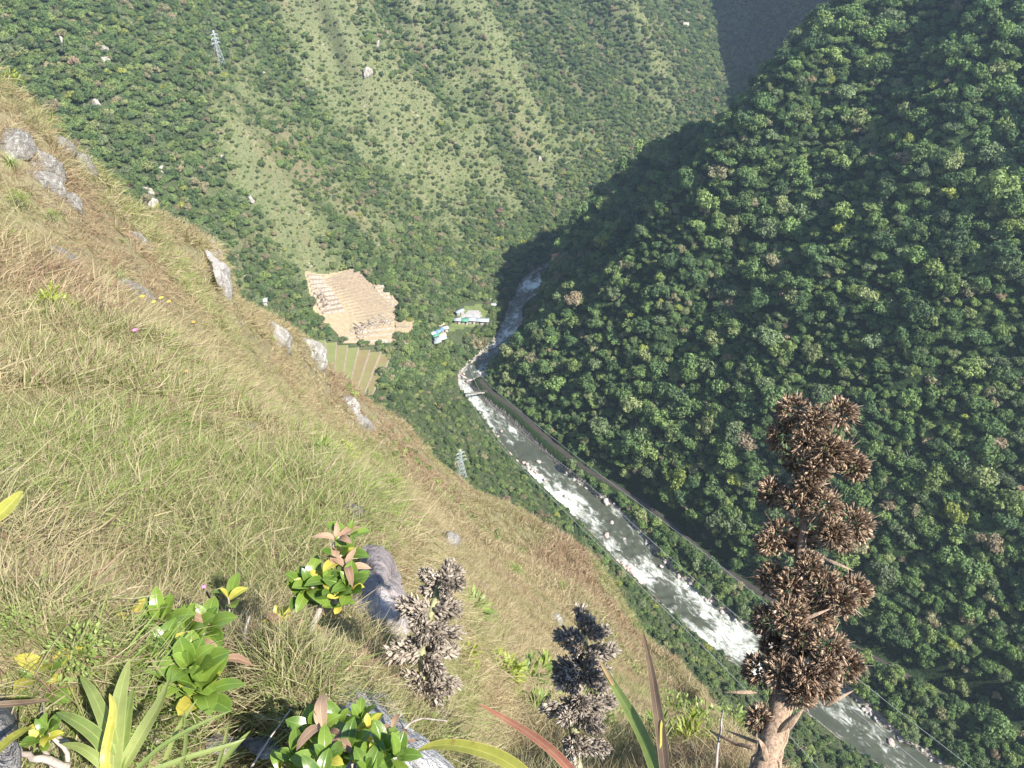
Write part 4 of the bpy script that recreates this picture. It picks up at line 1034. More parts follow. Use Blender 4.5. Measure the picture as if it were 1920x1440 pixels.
# ------------------------------------------------------------------ leaves and plants
def mat_leaf(name, base, edge, rough=.35, trans=.3, spots=(.25,.10,.04), spot_amt=.0, under=None):
    m, nt, b = new_mat(name, rough, .5)
    uv = attr(nt, "lf").outputs["Vector"]; v = attr(nt, "var").outputs["Fac"]
    sep = nt.nodes.new("ShaderNodeSeparateXYZ"); nt.links.new(uv, sep.inputs[0])
    au = mth(nt, 'ABSOLUTE', sep.outputs[0])
    c = mix(nt, v, base, edge)
    mid = ramp(nt, au, [(.0,(1,1,1)), (.10,(0,0,0))]); c = mix(nt, mth(nt, 'MULTIPLY', mid, .45), c, tuple(min(1, x*1.9+.03) for x in edge))
    rim = ramp(nt, au, [(.86,(0,0,0)), (.98,(1,1,1))]); c = mix(nt, mth(nt, 'MULTIPLY', rim, .5), c, tuple(min(1, x*1.5+.02) for x in edge))
    n = noise(nt, objco(nt), 90, 4, .6); 
    if spot_amt: c = mix(nt, mth(nt, 'MULTIPLY', ramp(nt, n, [(.60,(0,0,0)), (.66,(1,1,1))]), spot_amt), c, spots)
    c = mix(nt, .18, c, ramp(nt, noise(nt, objco(nt), 25, 4), [(.3, tuple(x*.25 for x in base)), (.7, tuple(min(1, x*1.7+.03) for x in edge))]))
    nt.links.new(c, b.inputs[0]); bump(nt, mth(nt, 'ADD', n, mth(nt, 'MULTIPLY', mid, -.8)), .35, .002, b)
    tr = nt.nodes.new("ShaderNodeBsdfTranslucent"); nt.links.new(mix(nt, 1.0, c, (1.5,1.7,.5), 'MULTIPLY'), tr.inputs[0])
    ms = nt.nodes.new("ShaderNodeMixShader"); ms.inputs[0].default_value = trans
    nt.links.new(b.outputs[0], ms.inputs[1]); nt.links.new(tr.outputs[0], ms.inputs[2]); nt.links.new(ms.outputs[0], nt.nodes["Material Output"].inputs[0])
    return m
M_GLOSS = mat_leaf("glossy_leaf", (.055,.115,.016), (.17,.25,.04), .3, .24, spot_amt=.25)
M_YELL = mat_leaf("yellowing_leaf", (.32,.34,.05), (.55,.46,.09), .4, .35, spot_amt=.35)
M_DEAD = mat_leaf("dead_leaf", (.19,.105,.06), (.38,.255,.17), .7, .2)
M_STRAP = mat_leaf("strap_leaf", (.14,.20,.05), (.30,.33,.11), .4, .3, spot_amt=.2)
M_STRAPY = mat_leaf("yellow_strap_leaf", (.33,.34,.06), (.55,.45,.12), .4, .3, spot_amt=.5)
M_STRAPR = mat_leaf("red_strap_leaf", (.40,.12,.09), (.46,.42,.20), .45, .25, spot_amt=.5)
M_STRAPD = mat_leaf("withered_strap_leaf", (.08,.05,.03), (.28,.20,.12), .7, .1)
M_BROM = mat_leaf("rosette_leaf", (.13,.19,.06), (.30,.34,.14), .4, .25)
M_TWIG = plain("twig_bark", (.34,.29,.25), .85, .1, .35, 60)
M_TWIGD = plain("dark_twig_bark", (.14,.11,.09), .85, .1, .35, 60)

def leaf_geo(base, dirv, nrm, L, W, shape='obovate', fold=.12, curl=.15, nu=4, nt_=9, twist=0.0):
    """one leaf blade: vertices, quads, and (across, along) coordinates"""
    base = Vector(base); D = Vector(dirv).normalized(); Nn = Vector(nrm); Nn = (Nn-D*Nn.dot(D)).normalized(); S = D.cross(Nn)
    V = []; U = []
    for i in range(nt_):
        t = i/(nt_-1)
        if shape == 'obovate': w = (math.sin(math.pi*min(1, t**1.3))**.58)*(1 if t < .999 else .02)+.06*(1-t)
        elif shape == 'lance': w = math.sin(math.pi*(t**.8))**.8+.05*(1-t)
        else: w = (1-t**2.2)*.9+.1*(1-t)     # strap
        w = max(w, .015)*W/2
        a = curl*t*t*1.6
        c = base+D*(L*t*math.cos(a*.6))-Nn*(L*t*math.sin(a))
        tw = twist*t; S2 = S*math.cos(tw)+Nn*math.sin(tw)
        for j in range(nu+1):
            u = j/nu*2-1
            p = c+S2*(u*w)+Nn*(abs(u)*w*fold*2.0)
            V.append(tuple(p)); U.append((u, t, 0))
    F = [(i*(nu+1)+j, i*(nu+1)+j+1, (i+1)*(nu+1)+j+1, (i+1)*(nu+1)+j) for i in range(nt_-1) for j in range(nu)]
    return np.array(V), np.array(F), np.array(U)
class LB:
    """collects leaf blades into one mesh that carries their leaf coordinates"""
    def __init__(s): s.V = []; s.F = []; s.U = []; s.v = []; s.n = 0
    def leaf(s, *a, var=.5, **k):
        V, F, U = leaf_geo(*a, **k); s.V.append(V); s.F.append(F+s.n); s.U.append(U); s.v.append(np.full(len(F), var)); s.n += len(V)
    def mesh(s, name, mat):
        return mesh_np(name, np.vstack(s.V), np.vstack(s.F), [mat], smooth=True, attrs={"lf": ('POINT','FLOAT_VECTOR', np.vstack(s.U)), "var": ('FACE','FLOAT', np.concatenate(s.v))})
    def build(s, name, mat, parent=None, **kw): return link(name, s.mesh(name, mat), parent, **kw) if s.V else None

def rosette_mesh(name, seed, n=34, L=.5, W=.035, mat=None, up=.5):
    r = random.Random(seed); b = LB()
    for i in range(n):
        a = i*2.4+r.uniform(-.2,.2); e = 1.35-1.25*(i/n)+r.uniform(-.12,.12); e = max(.05, e*up*2)
        D = (math.cos(a)*math.cos(e), math.sin(a)*math.cos(e), math.sin(e)); l = L*r.uniform(.75, 1.1)
        b.leaf((0, 0, .02), D, (-math.cos(a)*math.sin(e), -math.sin(a)*math.sin(e), math.cos(e)), l, W, shape='strap', fold=.3, curl=r.uniform(.25, .8), nu=2, nt_=7, var=r.random())
    return b.mesh(name, mat or M_BROM)
ROS = [rosette_mesh("rosette_leaves", 70+k, 30+4*k) for k in range(3)]+[rosette_mesh("rosette_leaves", 75, 44, .5, .022)]
def bushy_mesh(name, seed, n=130, L=.16, W=.06, mat=None, shape='lance'):
    r = random.Random(seed); b = LB()
    for i in range(n):
        a = r.uniform(0, 6.28); e = r.uniform(-.1, 1.4); rad = r.uniform(.15, .48)
        p = (math.cos(a)*math.cos(e)*rad, math.sin(a)*math.cos(e)*rad, .1+math.sin(e)*rad*.9)
        a2 = a+r.uniform(-.8,.8); e2 = e+r.uniform(-.6,.5); D = (math.cos(a2)*math.cos(e2), math.sin(a2)*math.cos(e2), math.sin(e2))
        b.leaf(p, D, (r.uniform(-.5,.5), r.uniform(-.5,.5), 1), L*r.uniform(.6, 1.2), W*r.uniform(.7, 1.2), shape=shape, nu=2, nt_=4, var=r.random())
    return b.mesh(name, mat)
M_BUSHG = mat_leaf("shrub_leaf", (.11,.17,.04), (.27,.33,.09), .45, .3)
M_BUSHY = mat_leaf("yellow_green_leaf", (.19,.25,.05), (.38,.40,.09), .45, .35)
BUSHM = [bushy_mesh("shrub_leaves", 80, 280, .10, .042, M_BUSHG), bushy_mesh("shrub_leaves", 81, 320, .075, .03, M_BUSHG), bushy_mesh("shrub_leaves", 82, 90, .30, .06, M_BUSHG), bushy_mesh("shrub_leaves", 83, 110, .26, .07, M_BUSHY)]
def stem_bundle(name, seed, parent, s, mat=M_TWIGD):
    r = random.Random(seed); m = MB()
    for k in range(5):
        a = k*1.3+r.random(); m.tube([(0, 0, -.15*s), (math.cos(a)*.08*s, math.sin(a)*.08*s, .12*s), (math.cos(a)*.25*s, math.sin(a)*.25*s, .35*s)], [.018*s, .014*s, .005*s], 5)
    return m.build(name, mat, parent)
def slope_plant(kind, px, py, wpx, var, label, cat, name):
    p = hit(px, py, True); s = wpx*p.length/FPX
    n = Vector(slope_normal(np.array([p.x]), np.array([p.y]))[0]); ax = (n*.5+Vector((0, 0, 1))*.5).normalized(); q = ax.to_track_quat('Z', 'Y').to_euler()
    o = link(name, None, loc=p, rot=q)
    if kind == 'ros':
        link("leaf_rosette", ROS[var], o, scale=s*1.05, rot=(0, 0, px*.7))
        m = MB(); m.tube([(0, 0, -.15*s), (0, 0, .08*s)], [.06*s, .045*s], 7); m.build("root_stock", M_TWIGD, o)
    else:
        s *= 1.35 if py > 1100 else 1.1; link("leaves", BUSHM[var], o, scale=s*1.05, loc=(0, 0, s*.08), rot=(0, 0, px*.7)); stem_bundle("stems", int(px), o, s)
    return tag(o, label, cat)
ROSL = [(222,528,66,3,"large spiky rosette hanging above the pale split rock on the hillside"),(80,305,38,0,"rosette beside the upper grey slab at the left skyline"),
 (118,306,34,1,"yellowish rosette right of the upper grey slab"),(184,400,28,3,"small dark green rosette in the grass right of the cracked rock"),(218,430,22,0,"small rosette on the grass above the slim grey rock"),
 (228,455,26,2,"spiky rosette just left of the slim grey rock"),(20,310,44,2,"bromeliad rosette at the left edge below the grey slab"),(340,640,20,1,"tiny rosette on the hillside right of the pink flower"),
 (385,640,18,0,"tiny rosette in the grass near the hillside middle"),(420,650,16,2,"tiny rosette on the hillside left of the low grey outcrop"),(975,995,16,1,"pale rosette on the brown slope above the river"),
 (905,1020,18,3,"pale rosette on the brown slope left of centre"),(692,880,26,1,"silvery rosette on the grass crest above the tall boulder"),(780,885,20,3,"silvery green rosette right of the crest rosette"),
 (1120,1115,16,0,"green rosette on the slope near its river edge"),(1090,1125,13,2,"smaller green rosette beside the slope edge rosette"),(860,1215,20,1,"rosette in the grass right of the left grey seed stalk"),
 (1180,1215,13,0,"green rosette low on the slope above the leafy bushes"),(1045,1240,14,3,"small rosette on the slope beside the grey seed stalk tip"),(560,600,12,1,"small rosette on the skyline near the ruins"),(960,1010,11,2,"small green rosette near the pale rosette on the brown slope"),
 (1240,1290,14,0,"green rosette above the bush line at the slope foot"),(740,860,16,0,"small rosette on the crest right of the silvery one")]
for px, py, w, v, lab in ROSL: slope_plant('ros', px, py, w, v, lab, "bromeliad", "bromeliad")
BSH = [(98,585,52,3,"bright yellow-leaved plant on the left of the grassy hillside"),(35,390,40,1,"green leafy shrub below the grey slab at the left edge"),(95,415,30,1,"leafy shrub under the rounded boulder"),
 (20,160,30,3,"yellow-green shrub on the skyline at the left edge"),(20,455,34,1,"dense shrub at the left edge above the draped rock"),(240,350,16,1,"low shrub on the skyline grass"),
 (325,690,46,1,"green flowering shrub right of the pale split rock"),(450,770,40,0,"dark green leafy plant among the orange flowers"),(405,770,36,2,"dark long-leaved plant left of the orange flowers"),
 (490,780,36,1,"dark shrub right of the orange flowers"),(700,870,34,1,"shrub with dark leaves on the grass crest"),(730,920,44,0,"green bush on the crest behind the tall boulder"),
 (745,970,36,1,"small bush right of the grassy rock"),(870,1165,58,2,"bright green long-leaved clump behind the left grey seed stalk"),(905,1175,40,1,"green bush on the slope right of the long-leaved clump"),
 (930,1290,70,3,"yellow-green broad-bladed clump between the two grey seed stalks"),(985,1300,70,2,"leafy clump with long blades left of the right grey seed stalk"),(1015,1275,46,3,"yellowing clump beside the right grey seed stalk"),
 (1000,1360,60,2,"dark green bladed clump in front of the slope"),(1120,1390,60,0,"shrub at the bottom right of the grey seed stalk"),(1190,1410,56,1,"small leafy shrub at the bottom edge between the strap leaves"),
 (1260,1360,66,1,"leafy green shrub at the foot of the brown slope"),(1310,1380,66,0,"green shrub left of the brown seed head base"),(1345,1410,60,1,"shrub with red tinged leaves beside the seed head stem"),(1230,1400,56,2,"bladed green clump at the bottom edge"),
 (830,1165,36,1,"low bush behind the left grey seed stalk"),(960,1080,34,0,"round green bush on the brown slope"),(1050,1110,24,1,"small bush on the brown slope by the rock rib"),(505,640,20,1,"tiny bush on the hillside left of the low outcrop"),
 (820,930,22,0,"tiny bush on the lower skyline"),(600,860,50,2,"bright green grass-like clump on the crest"),(640,860,44,3,"yellow bladed clump on the grass crest"),(560,745,26,1,"low bush in the grass above the crest")]
for px, py, w, v, lab in BSH: slope_plant('bush', px, py, w, v, lab, "shrub", "shrub")
# low shrubs that nobody could count on the lower hillside
def slope_scrub():
    r = np.random.default_rng(77); n = 1300; az = r.uniform(-.75, .5, n); rho = np.exp(r.uniform(math.log(26), math.log(110), n)); rs, _ = sil(az); k = rho < rs*1.02; az, rho = az[k], rho[k]
    x, y = rho*np.sin(az), rho*np.cos(az); k = fbm(x/9, y/9, 700, 3) > .05; x, y = x[k], y[k]; z = z_near(x, y); m = len(x)
    c = np.array([(.16,.20,.07),(.22,.25,.09),(.12,.16,.06),(.26,.22,.12)])[r.integers(0, 4, m)]*r.uniform(.8, 1.3, (m, 1)); s = .22+.35*r.uniform(size=m)**2+.003*np.hypot(x, y)
    scatter("slope_scrub_foliage", np.stack([x, y, z-.05], 1), s, stk(r.normal(size=m)*.2, r.normal(size=m)*.2, r.uniform(0, 6.28, m)), r.integers(0, 4, m), c, SCc, "small olive green shrubs dotted through the dry grass of the hillside", "scrub")
slope_scrub()
# flowers
def flower(px, py, wpx, col, label, name="flower", up=.18):
    p = hit(px, py+8, True); s = wpx*p.length/FPX; o = link(name, None, loc=p)
    m = MB(); h = up*max(1, p.length/6); m.tube([(0, 0, -.05), (.02*h, 0, h*.5), (0, 0, h)], .0025*max(1, p.length/3), 5); m.build("stem", M_TWIGD, o)
    b = LB()
    for k in range(7):
        a = k*math.pi*2/7; b.leaf((0, 0, h), (math.cos(a), math.sin(a), .35), (0, 0, 1), s*.6, s*.42, shape='obovate', nu=2, nt_=4, var=k/7)
    b.build("petals", col, o); m = MB(); m.tube([(0, 0, h-.002), (0, 0, h+s*.12)], [s*.12, s*.08], 7); m.build("flower_centre", M_YELL, o)
    return tag(o, label, "flower")
M_PINK = mat_leaf("pink_petal", (.70,.16,.42), (.85,.35,.60), .6, .3); M_ORNG = mat_leaf("orange_petal", (.85,.30,.04), (.95,.5,.12), .6, .3); M_YPET = mat_leaf("yellow_petal", (.85,.60,.04), (.9,.7,.15), .6, .3)
flower(268, 650, 9, M_PINK, "single pink flower in the dry grass of the hillside")
for i, (px, py, w, lab) in enumerate([(281,588,8,"orange-yellow flower right of the pale split rock"),(302,598,8,"second orange-yellow flower beside the flowering shrub"),(316,590,7,"pale yellow flower at the top of the flowering shrub"),(330,597,6,"small yellow flower right of the flowering shrub top")]): flower(px, py, w, M_YPET, lab)
for px, py, w, lab in [(463,748,8,"orange flower above the dark leafy plant"),(458,770,8,"lower orange flower by the flat stone"),(362,724,6,"orange flower in the grass left of the dark plants"),(375,634,6,"faint orange flower high on the hillside")]: flower(px, py, w, M_ORNG, lab)
flower(508, 787, 9, M_PINK, "tiny pink flower right of the dark shrub"); flower(415, 1170, 7, M_PINK, "small magenta flower behind the big glossy shrub")
# dark grass heads
def seed_stalk(px, py, hpx, lean, label):
    p = hit(px, py, True); s = hpx*p.length/FPX*1.1; o = link("grass_seed_head", None, loc=p)
    m = MB(); tip = Vector((lean*s, .0, s)); m.tube([(0, 0, -.03), tuple(tip*.55), tuple(tip*.98)], [.0016, .0014, .001], 5); m.build("stalk", M_TWIGD, o)
    m = MB(); r = random.Random(int(px))
    for k in range(60):
        t = .55+.45*r.random(); c = tip*t; a = r.uniform(0, 6.28); w = s*.035*math.sin(math.pi*min(1, (t-.53)/.47)); q = Vector((math.cos(a)*w, math.sin(a)*w, w*2.2+.004))
        m.add([tuple(c), tuple(c+q*.6+Vector((.001, .001, 0))), tuple(c+q), tuple(c+q*.6-Vector((.001, .001, 0)))], np.array([(0, 1, 2, 3)]))
    m.build("seed_spike", M_SEEDR, o); return tag(o, label, "grass stalk")
M_SEEDR = plain("seed_spike", (.20,.10,.08), .8, .1, .4, 50)
for a in [(40,722,34,.1,"dark grass seed head at the left edge, shortest of three"),(72,735,44,.25,"tall dark grass seed head second from the left edge"),(95,745,40,.05,"dark grass seed head right of the tall one"),
          (36,1040,44,-.1,"reddish grass seed head low at the left edge"),(272,1120,46,.05,"reddish grass seed head above the big glossy shrub"),(60,1120,50,-.3,"leaning reddish seed head by the left pleated leaves"),
          (145,870,42,.3,"thin leaning seed head in the bright green grass"),(380,870,40,.2,"thin seed head on the matted straw"),(500,1010,40,.35,"leaning seed head left of the slender branch"),
          (700,1110,70,.5,"red seed head leaning across the tall grey boulder"),(745,1110,60,.4,"second red seed head in front of the tall boulder"),(400,640,30,.2,"thin seed head by the hillside shrubs"),(160,640,34,-.1,"reddish seed head below the yellow-leaved plant"),(290,740,34,.1,"brown seed head in the middle of the near grass")]: seed_stalk(*a)
# ------------------------------------------------------------------ foreground shrubs with thick glossy leaves
def vpx(px, py, rg): return Vector(at(px, py, rg))
def stem_tube(m, pts, r0, r1, sides=7):
    pts = [Vector(p) for p in pts]; Q = []
    for i in range(len(pts)-1):
        for k in range(4): Q.append(pts[i].lerp(pts[i+1], k/4))
    Q.append(pts[-1]); Q = np.array([tuple(q) for q in Q])
    for _ in range(3): Q[1:-1] = (Q[:-2]+2*Q[1:-1]+Q[2:])/4
    Q[1:-1] += np.array([[rnd.uniform(-1, 1)*r0*.35 for _ in range(3)] for _ in range(len(Q)-2)])
    m.tube(Q, np.linspace(r0, r1, len(Q)), sides)
def whorl(b, tip, axis, n, L, W, lo=.25, hi=1.35, spin=0.0, r=rnd, shape='obovate', curl=(.05, .35)):
    ax = Vector(axis).normalized(); h = Vector((1, 0, 0)) if abs(ax.x) < .8 else Vector((0, 1, 0)); u = ax.cross(h).normalized(); v = ax.cross(u)
    for i in range(n):
        a = spin+i*2.39996; e = hi-(hi-lo)*((i+.5)/n)+r.uniform(-.12,.12)       # angle from the axis
        rad = u*math.cos(a)+v*math.sin(a); D = ax*math.cos(e)+rad*math.sin(e); nn = ax*math.sin(e)-rad*math.cos(e)
        l = L*r.uniform(.78, 1.1)*(.7+.3*math.sin(math.pi*min(1, (i+1)/n*.9+.1)))
        b.leaf(Vector(tip)-ax*L*.35*(1-(i+.5)/n), D, nn, l, W*l/L*r.uniform(.85, 1.12), shape=shape, fold=r.uniform(.05,.2), curl=r.uniform(*curl), var=r.random(), twist=r.uniform(-.25,.25))
UP = Vector((0, 0, 1))
for q in [(300,1300,1.5,.16),(380,1330,1.5,.14),(640,1400,1.35,.15),(520,1370,1.6,.16),(750,1400,1.5,.14),(90,1350,1.3,.10),(600,1300,1.7,.14),(450,1400,1.4,.14),(200,1380,1.3,.09),(640,1290,1.6,.16),(720,1310,1.5,.15),(600,1270,1.75,.12),(800,1400,1.5,.12),(690,1180,2.8,.2)]:
    p_ = at(q[0], q[1], q[2]); BARE.append((p_.x, p_.y, q[3]))
def shrub(base, rosettes, label, name="shrub", rs=.005, seed=0, via=None):
    """base (px, py, range); rosettes: (px, py, range, leaf px, count, kind)"""
    r = random.Random(seed); b0 = vpx(*base); o = link(name, None, loc=b0); lay = {}
    m = MB()
    for k, (px, py, rg, lpx, n, kind) in enumerate(rosettes):
        t = vpx(px, py, rg)-b0; L = lpx*rg/FPX
        if via:
            vv = [vpx(*q)-b0 for q in via]
            if k == 0: stem_tube(m, [(0, 0, -.04)]+vv, rs*1.25, rs*.9)
            stem_tube(m, [vv[-1], vv[-1].lerp(t, .5)+Vector((r.uniform(-.01,.01), 0, .005)), t], rs*.7, rs*.4)
        else:
            mid = t*.5+Vector((r.uniform(-.02,.02), r.uniform(-.02,.02), -.01)); stem_tube(m, [(0, 0, -.04), mid, t], rs, rs*.55)
        axd = (UP*1.0-Vector(ray(px, py))*.12+Vector((r.uniform(-.28,.28), r.uniform(-.28,.28), 0))+(t.normalized()*.25 if t.length > .01 else Vector())).normalized()
        b = lay.setdefault(kind, LB()); whorl(b, t, axd, int(n*(1.35 if seed == 1 else .8)) if n > 5 else n, L, L*(.46 if kind != 'dead' else .36), spin=r.uniform(0, 6), r=r, lo=.15, hi=1.15, curl=(.05, .35) if kind != 'dead' else (.4, 1.0))
        if kind == 'gloss' and r.random() < .6:
            by = lay.setdefault('yell', LB()); whorl(by, t, axd, 2, L*.95, L*.42, lo=.5, hi=1.2, spin=r.uniform(0, 6), r=r)
    m.build("stems", M_TWIG, o)
    nm = {'gloss': ("leaves", M_GLOSS), 'yell': ("yellow_leaves", M_YELL), 'dead': ("dead_leaves", M_DEAD)}
    for k, b in lay.items(): b.build(nm[k][0], nm[k][1], o)
    return tag(o, label, "shrub")
shrub((318,1410,1.45), [(300,1165,1.42,62,12,'gloss'),(255,1210,1.40,58,12,'gloss'),(350,1195,1.45,66,13,'gloss'),(385,1175,1.5,58,9,'gloss'),(300,1225,1.36,60,12,'gloss'),(355,1255,1.33,78,14,'gloss'),
  (380,1290,1.32,72,10,'gloss'),(265,1265,1.38,60,12,'gloss'),(320,1290,1.36,62,12,'gloss'),(235,1240,1.45,52,9,'gloss'),(285,1180,1.5,58,9,'gloss'),(325,1160,1.47,66,5,'dead'),(410,1230,1.42,48,3,'dead'),(245,1165,1.42,48,3,'yell'),(280,1320,1.36,50,8,'gloss'),(355,1330,1.38,42,7,'gloss')],
  "big shrub of thick glossy green leaves with a curled brown leaf on top", seed=1)
shrub((552,1275,1.75), [(580,1098,1.7,56,12,'gloss'),(560,1115,1.72,44,8,'gloss'),(612,1090,1.68,50,8,'gloss'),(655,1100,1.66,56,12,'gloss'),(630,1110,1.66,50,8,'gloss'),(640,1040,1.68,56,9,'gloss'),(632,1010,1.68,44,5,'dead'),(655,1000,1.7,46,6,'gloss'),(650,1060,1.66,46,4,'dead'),(640,1130,1.7,36,5,'gloss')],
  "slender pale-stemmed shrub with leaf rosettes leaning toward the tall split boulder", seed=2, rs=.0068, via=[(572,1225,1.73),(590,1165,1.71),(606,1130,1.70)])
shrub((432,1235,1.95), [(430,1118,1.9,52,3,'gloss'),(428,1120,1.88,34,2,'yell')], "bare twig tipped with two upright green leaves above the big glossy shrub", seed=3, rs=.003)
shrub((640,1500,1.22), [(590,1372,1.2,57,9,'gloss'),(605,1367,1.18,64,6,'dead'),(640,1357,1.22,55,7,'gloss'),(675,1352,1.24,53,9,'gloss'),(690,1367,1.22,46,5,'yell'),(650,1407,1.16,60,11,'gloss'),(610,1422,1.15,55,9,'gloss'),(560,1422,1.18,57,9,'gloss'),
  (720,1407,1.16,60,9,'gloss'),(745,1417,1.15,55,8,'gloss'),(705,1417,1.15,51,4,'yell'),(735,1367,1.2,42,4,'dead'),(760,1394,1.2,33,3,'dead'),(690,1452,1.12,57,10,'gloss'),(600,1462,1.12,51,9,'gloss'),(525,1442,1.2,44,7,'gloss')],
  "glossy leaved shrub with yellow and pinkish dead leaves in front of the grey boulder", seed=4)
shrub((95,1400,1.3), [(85,1265,1.28,66,8,'yell'),(78,1285,1.28,60,9,'gloss'),(110,1290,1.3,50,6,'gloss'),(60,1300,1.3,50,5,'gloss')], "small shrub with a pale yellow-green leaf rosette at lower left", seed=5)
shrub((105,1460,1.2), [(88,1375,1.2,44,6,'gloss'),(75,1385,1.2,36,4,'gloss')], "tiny leafy sprig with dark green leaves beside the dark rock at bottom left", seed=6, rs=.004)
shrub((198,1330,1.4), [(185,1265,1.38,34,6,'gloss'),(195,1245,1.4,30,5,'yell'),(175,1290,1.4,36,6,'gloss')], "small leafy sprig just left of the big glossy shrub", seed=7, rs=.0035)
shrub((215,1180,2.0), [(198,1110,1.98,22,5,'gloss'),(210,1130,1.98,18,4,'gloss'),(65,1000,2.4,1,1,'gloss')][:2], "tiny round-leaved sprig in the grass above the big glossy shrub", seed=8, rs=.002)
shrub((535,1300,1.8), [(535,1180,1.75,56,7,'dead'),(555,1195,1.75,50,5,'dead'),(525,1165,1.78,44,5,'yell'),(520,1250,1.78,44,5,'dead'),(540,1262,1.78,40,4,'yell'),(490,1165,1.8,34,2,'dead')], "sprig of drooping brown dead leaves left of the slender shrub", seed=9, rs=.003)

# bare twigs
def twig(pts, r0, label, mat=M_TWIG, r1=None):
    P = [vpx(*p) for p in pts]; b = P[0]; m = MB(); stem_tube(m, [p-b for p in P], r0, r1 or r0*.45); o = m.build("bare_twig", mat, None, loc=b); return tag(o, label, "twig")
twig([(500,1345,1.6),(482,1300,1.62),(468,1250,1.62),(460,1210,1.64),(458,1180,1.66),(468,1155,1.68)], .0055, "curved bare grey twig rising left of the dead leaved sprig")
twig([(530,1250,1.7),(525,1225,1.72),(505,1200,1.74),(480,1175,1.76)], .0022, "thin pale arching twig behind the dead leaved sprig")
twig([(300,1400,1.35),(270,1375,1.33),(262,1355,1.35),(240,1340,1.36)], .0062, "crooked pale root under the big glossy shrub")
twig([(130,1440,1.2),(80,1425,1.2),(40,1412,1.2),(20,1395,1.22)], .006, "pinkish bare branch lying at the bottom left corner")
twig([(130,1400,1.25),(95,1378,1.25),(80,1350,1.26),(78,1325,1.26)], .0055, "bare stem under the small dark leaved sprig")
twig([(392,1370,1.5),(385,1340,1.5),(400,1310,1.52),(430,1290,1.56),(480,1285,1.62),(560,1290,1.7)], .0045, "pale bent branch lying right of the big glossy shrub")
twig([(573,1278,1.7),(583,1240,1.72),(588,1215,1.74)], .002, "thin straight twig beside the slender shrub stem")
twig([(745,1380,1.5),(770,1355,1.5),(790,1345,1.5),(838,1352,1.5)], .0026, "pale twig lying on the grey boulder edge below the left seed stalk")
twig([(395,1190,1.9),(405,1165,1.9),(418,1150,1.92)], .003, "short pale stick by the magenta flower")
twig([(470,1440,1.3),(505,1385,1.3),(545,1330,1.32)], .0018, "thin brown grass stem slanting across the shaded stones")

# long strap leaves
def straps(leaves, label, name, cat, mats):
    b0 = vpx(*leaves[0][0][0]); o = link(name, None, loc=b0); 
    for k, (pts, w, mi) in enumerate(leaves):
        P = np.array([tuple(vpx(*p)-b0) for p in pts]); n = 16; s = np.linspace(0, len(P)-1, n); Q = np.stack([np.interp(s, range(len(P)), P[:,c]) for c in range(3)], 1)
        for _ in range(4): Q[1:-1] = (Q[:-2]+2*Q[1:-1]+Q[2:])/4
        T = np.gradient(Q, axis=0); T /= np.linalg.norm(T, axis=1)[:, None]; V = []; U = []
        for i in range(n):
            t = i/(n-1); ww = w*pts[0][2]/FPX*(.85 if t < .5 else .85)*(math.sin(math.pi*min(1, .28+.72*t))**.6 if t < .999 else .03)/2
            view = -Vector(Q[i]+np.array(b0)).normalized(); nn = (view*.8+UP*.6+Vector((.3*math.sin(k), .3*math.cos(k*2), 0))).normalized(); S = Vector(T[i]).cross(nn).normalized(); nn = S.cross(Vector(T[i]))
            for u in (-1, -.5, 0, .5, 1): V.append(tuple(Vector(Q[i])+S*(u*ww)+nn*(abs(u)*ww*.35))); U.append((u, t, 0))
        F = [(i*5+j, i*5+j+1, i*5+j+6, i*5+j+5) for i in range(n-1) for j in range(4)]
        link("strap_leaf", mesh_np("strap_leaf", np.array(V), np.array(F), [mats[mi]], smooth=True, attrs={"lf": ('POINT','FLOAT_VECTOR', np.array(U)), "var": ('FACE','FLOAT', np.full(len(F), (k*.37) % 1))}), o)
    return tag(o, label, cat)
S4 = [M_STRAP, M_STRAPY, M_STRAPR, M_STRAPD]
straps([([(210,1450,1.15),(200,1400,1.15),(170,1370,1.16),(130,1345,1.18),(105,1336,1.2)],26,0),([(215,1450,1.15),(205,1370,1.16),(175,1300,1.2),(150,1265,1.24)],24,0),([(212,1445,1.14),(215,1380,1.16),(225,1300,1.2),(243,1235,1.24)],30,0),
        ([(220,1450,1.14),(232,1390,1.16),(240,1330,1.2),(250,1290,1.24)],20,0),([(210,1450,1.13),(180,1420,1.13),(150,1400,1.14),(115,1395,1.16)],18,0),([(225,1450,1.14),(270,1370,1.16),(300,1320,1.2),(316,1275,1.24)],26,0),
        ([(200,1450,1.13),(195,1420,1.12),(215,1330,1.14),(205,1300,1.16)],16,1)], "clump of long arching grey-green strap leaves at the bottom left", "orchid_plant", "plant", S4)
straps([([(250,1450,1.1),(300,1400,1.12),(370,1360,1.14),(440,1330,1.16)],9,0),([(270,1450,1.1),(350,1420,1.12),(440,1395,1.14),(460,1385,1.14)],9,0),([(300,1450,1.12),(330,1370,1.16),(370,1310,1.2)],8,0),([(400,1450,1.12),(440,1400,1.14),(470,1370,1.16)],10,0),([(340,1450,1.1),(350,1390,1.14),(345,1330,1.18)],8,0),([(405,1450,1.1),(420,1400,1.14),(430,1350,1.18)],9,0)],
       "thin arching green grass blades in front of the big glossy shrub", "grass_clump", "grass clump", S4)
straps([([(10,1300,1.5),(30,1240,1.55),(60,1190,1.6),(95,1150,1.65)],40,0),([(15,1310,1.5),(50,1250,1.5),(85,1195,1.55),(110,1160,1.6)],26,0),([(5,1290,1.5),(0,1240,1.55),(15,1200,1.6)],30,0),([(20,1300,1.45),(60,1265,1.45),(90,1245,1.5)],30,1)], "plant with broad pleated green leaves at the left edge", "pleated_plant", "plant", S4)
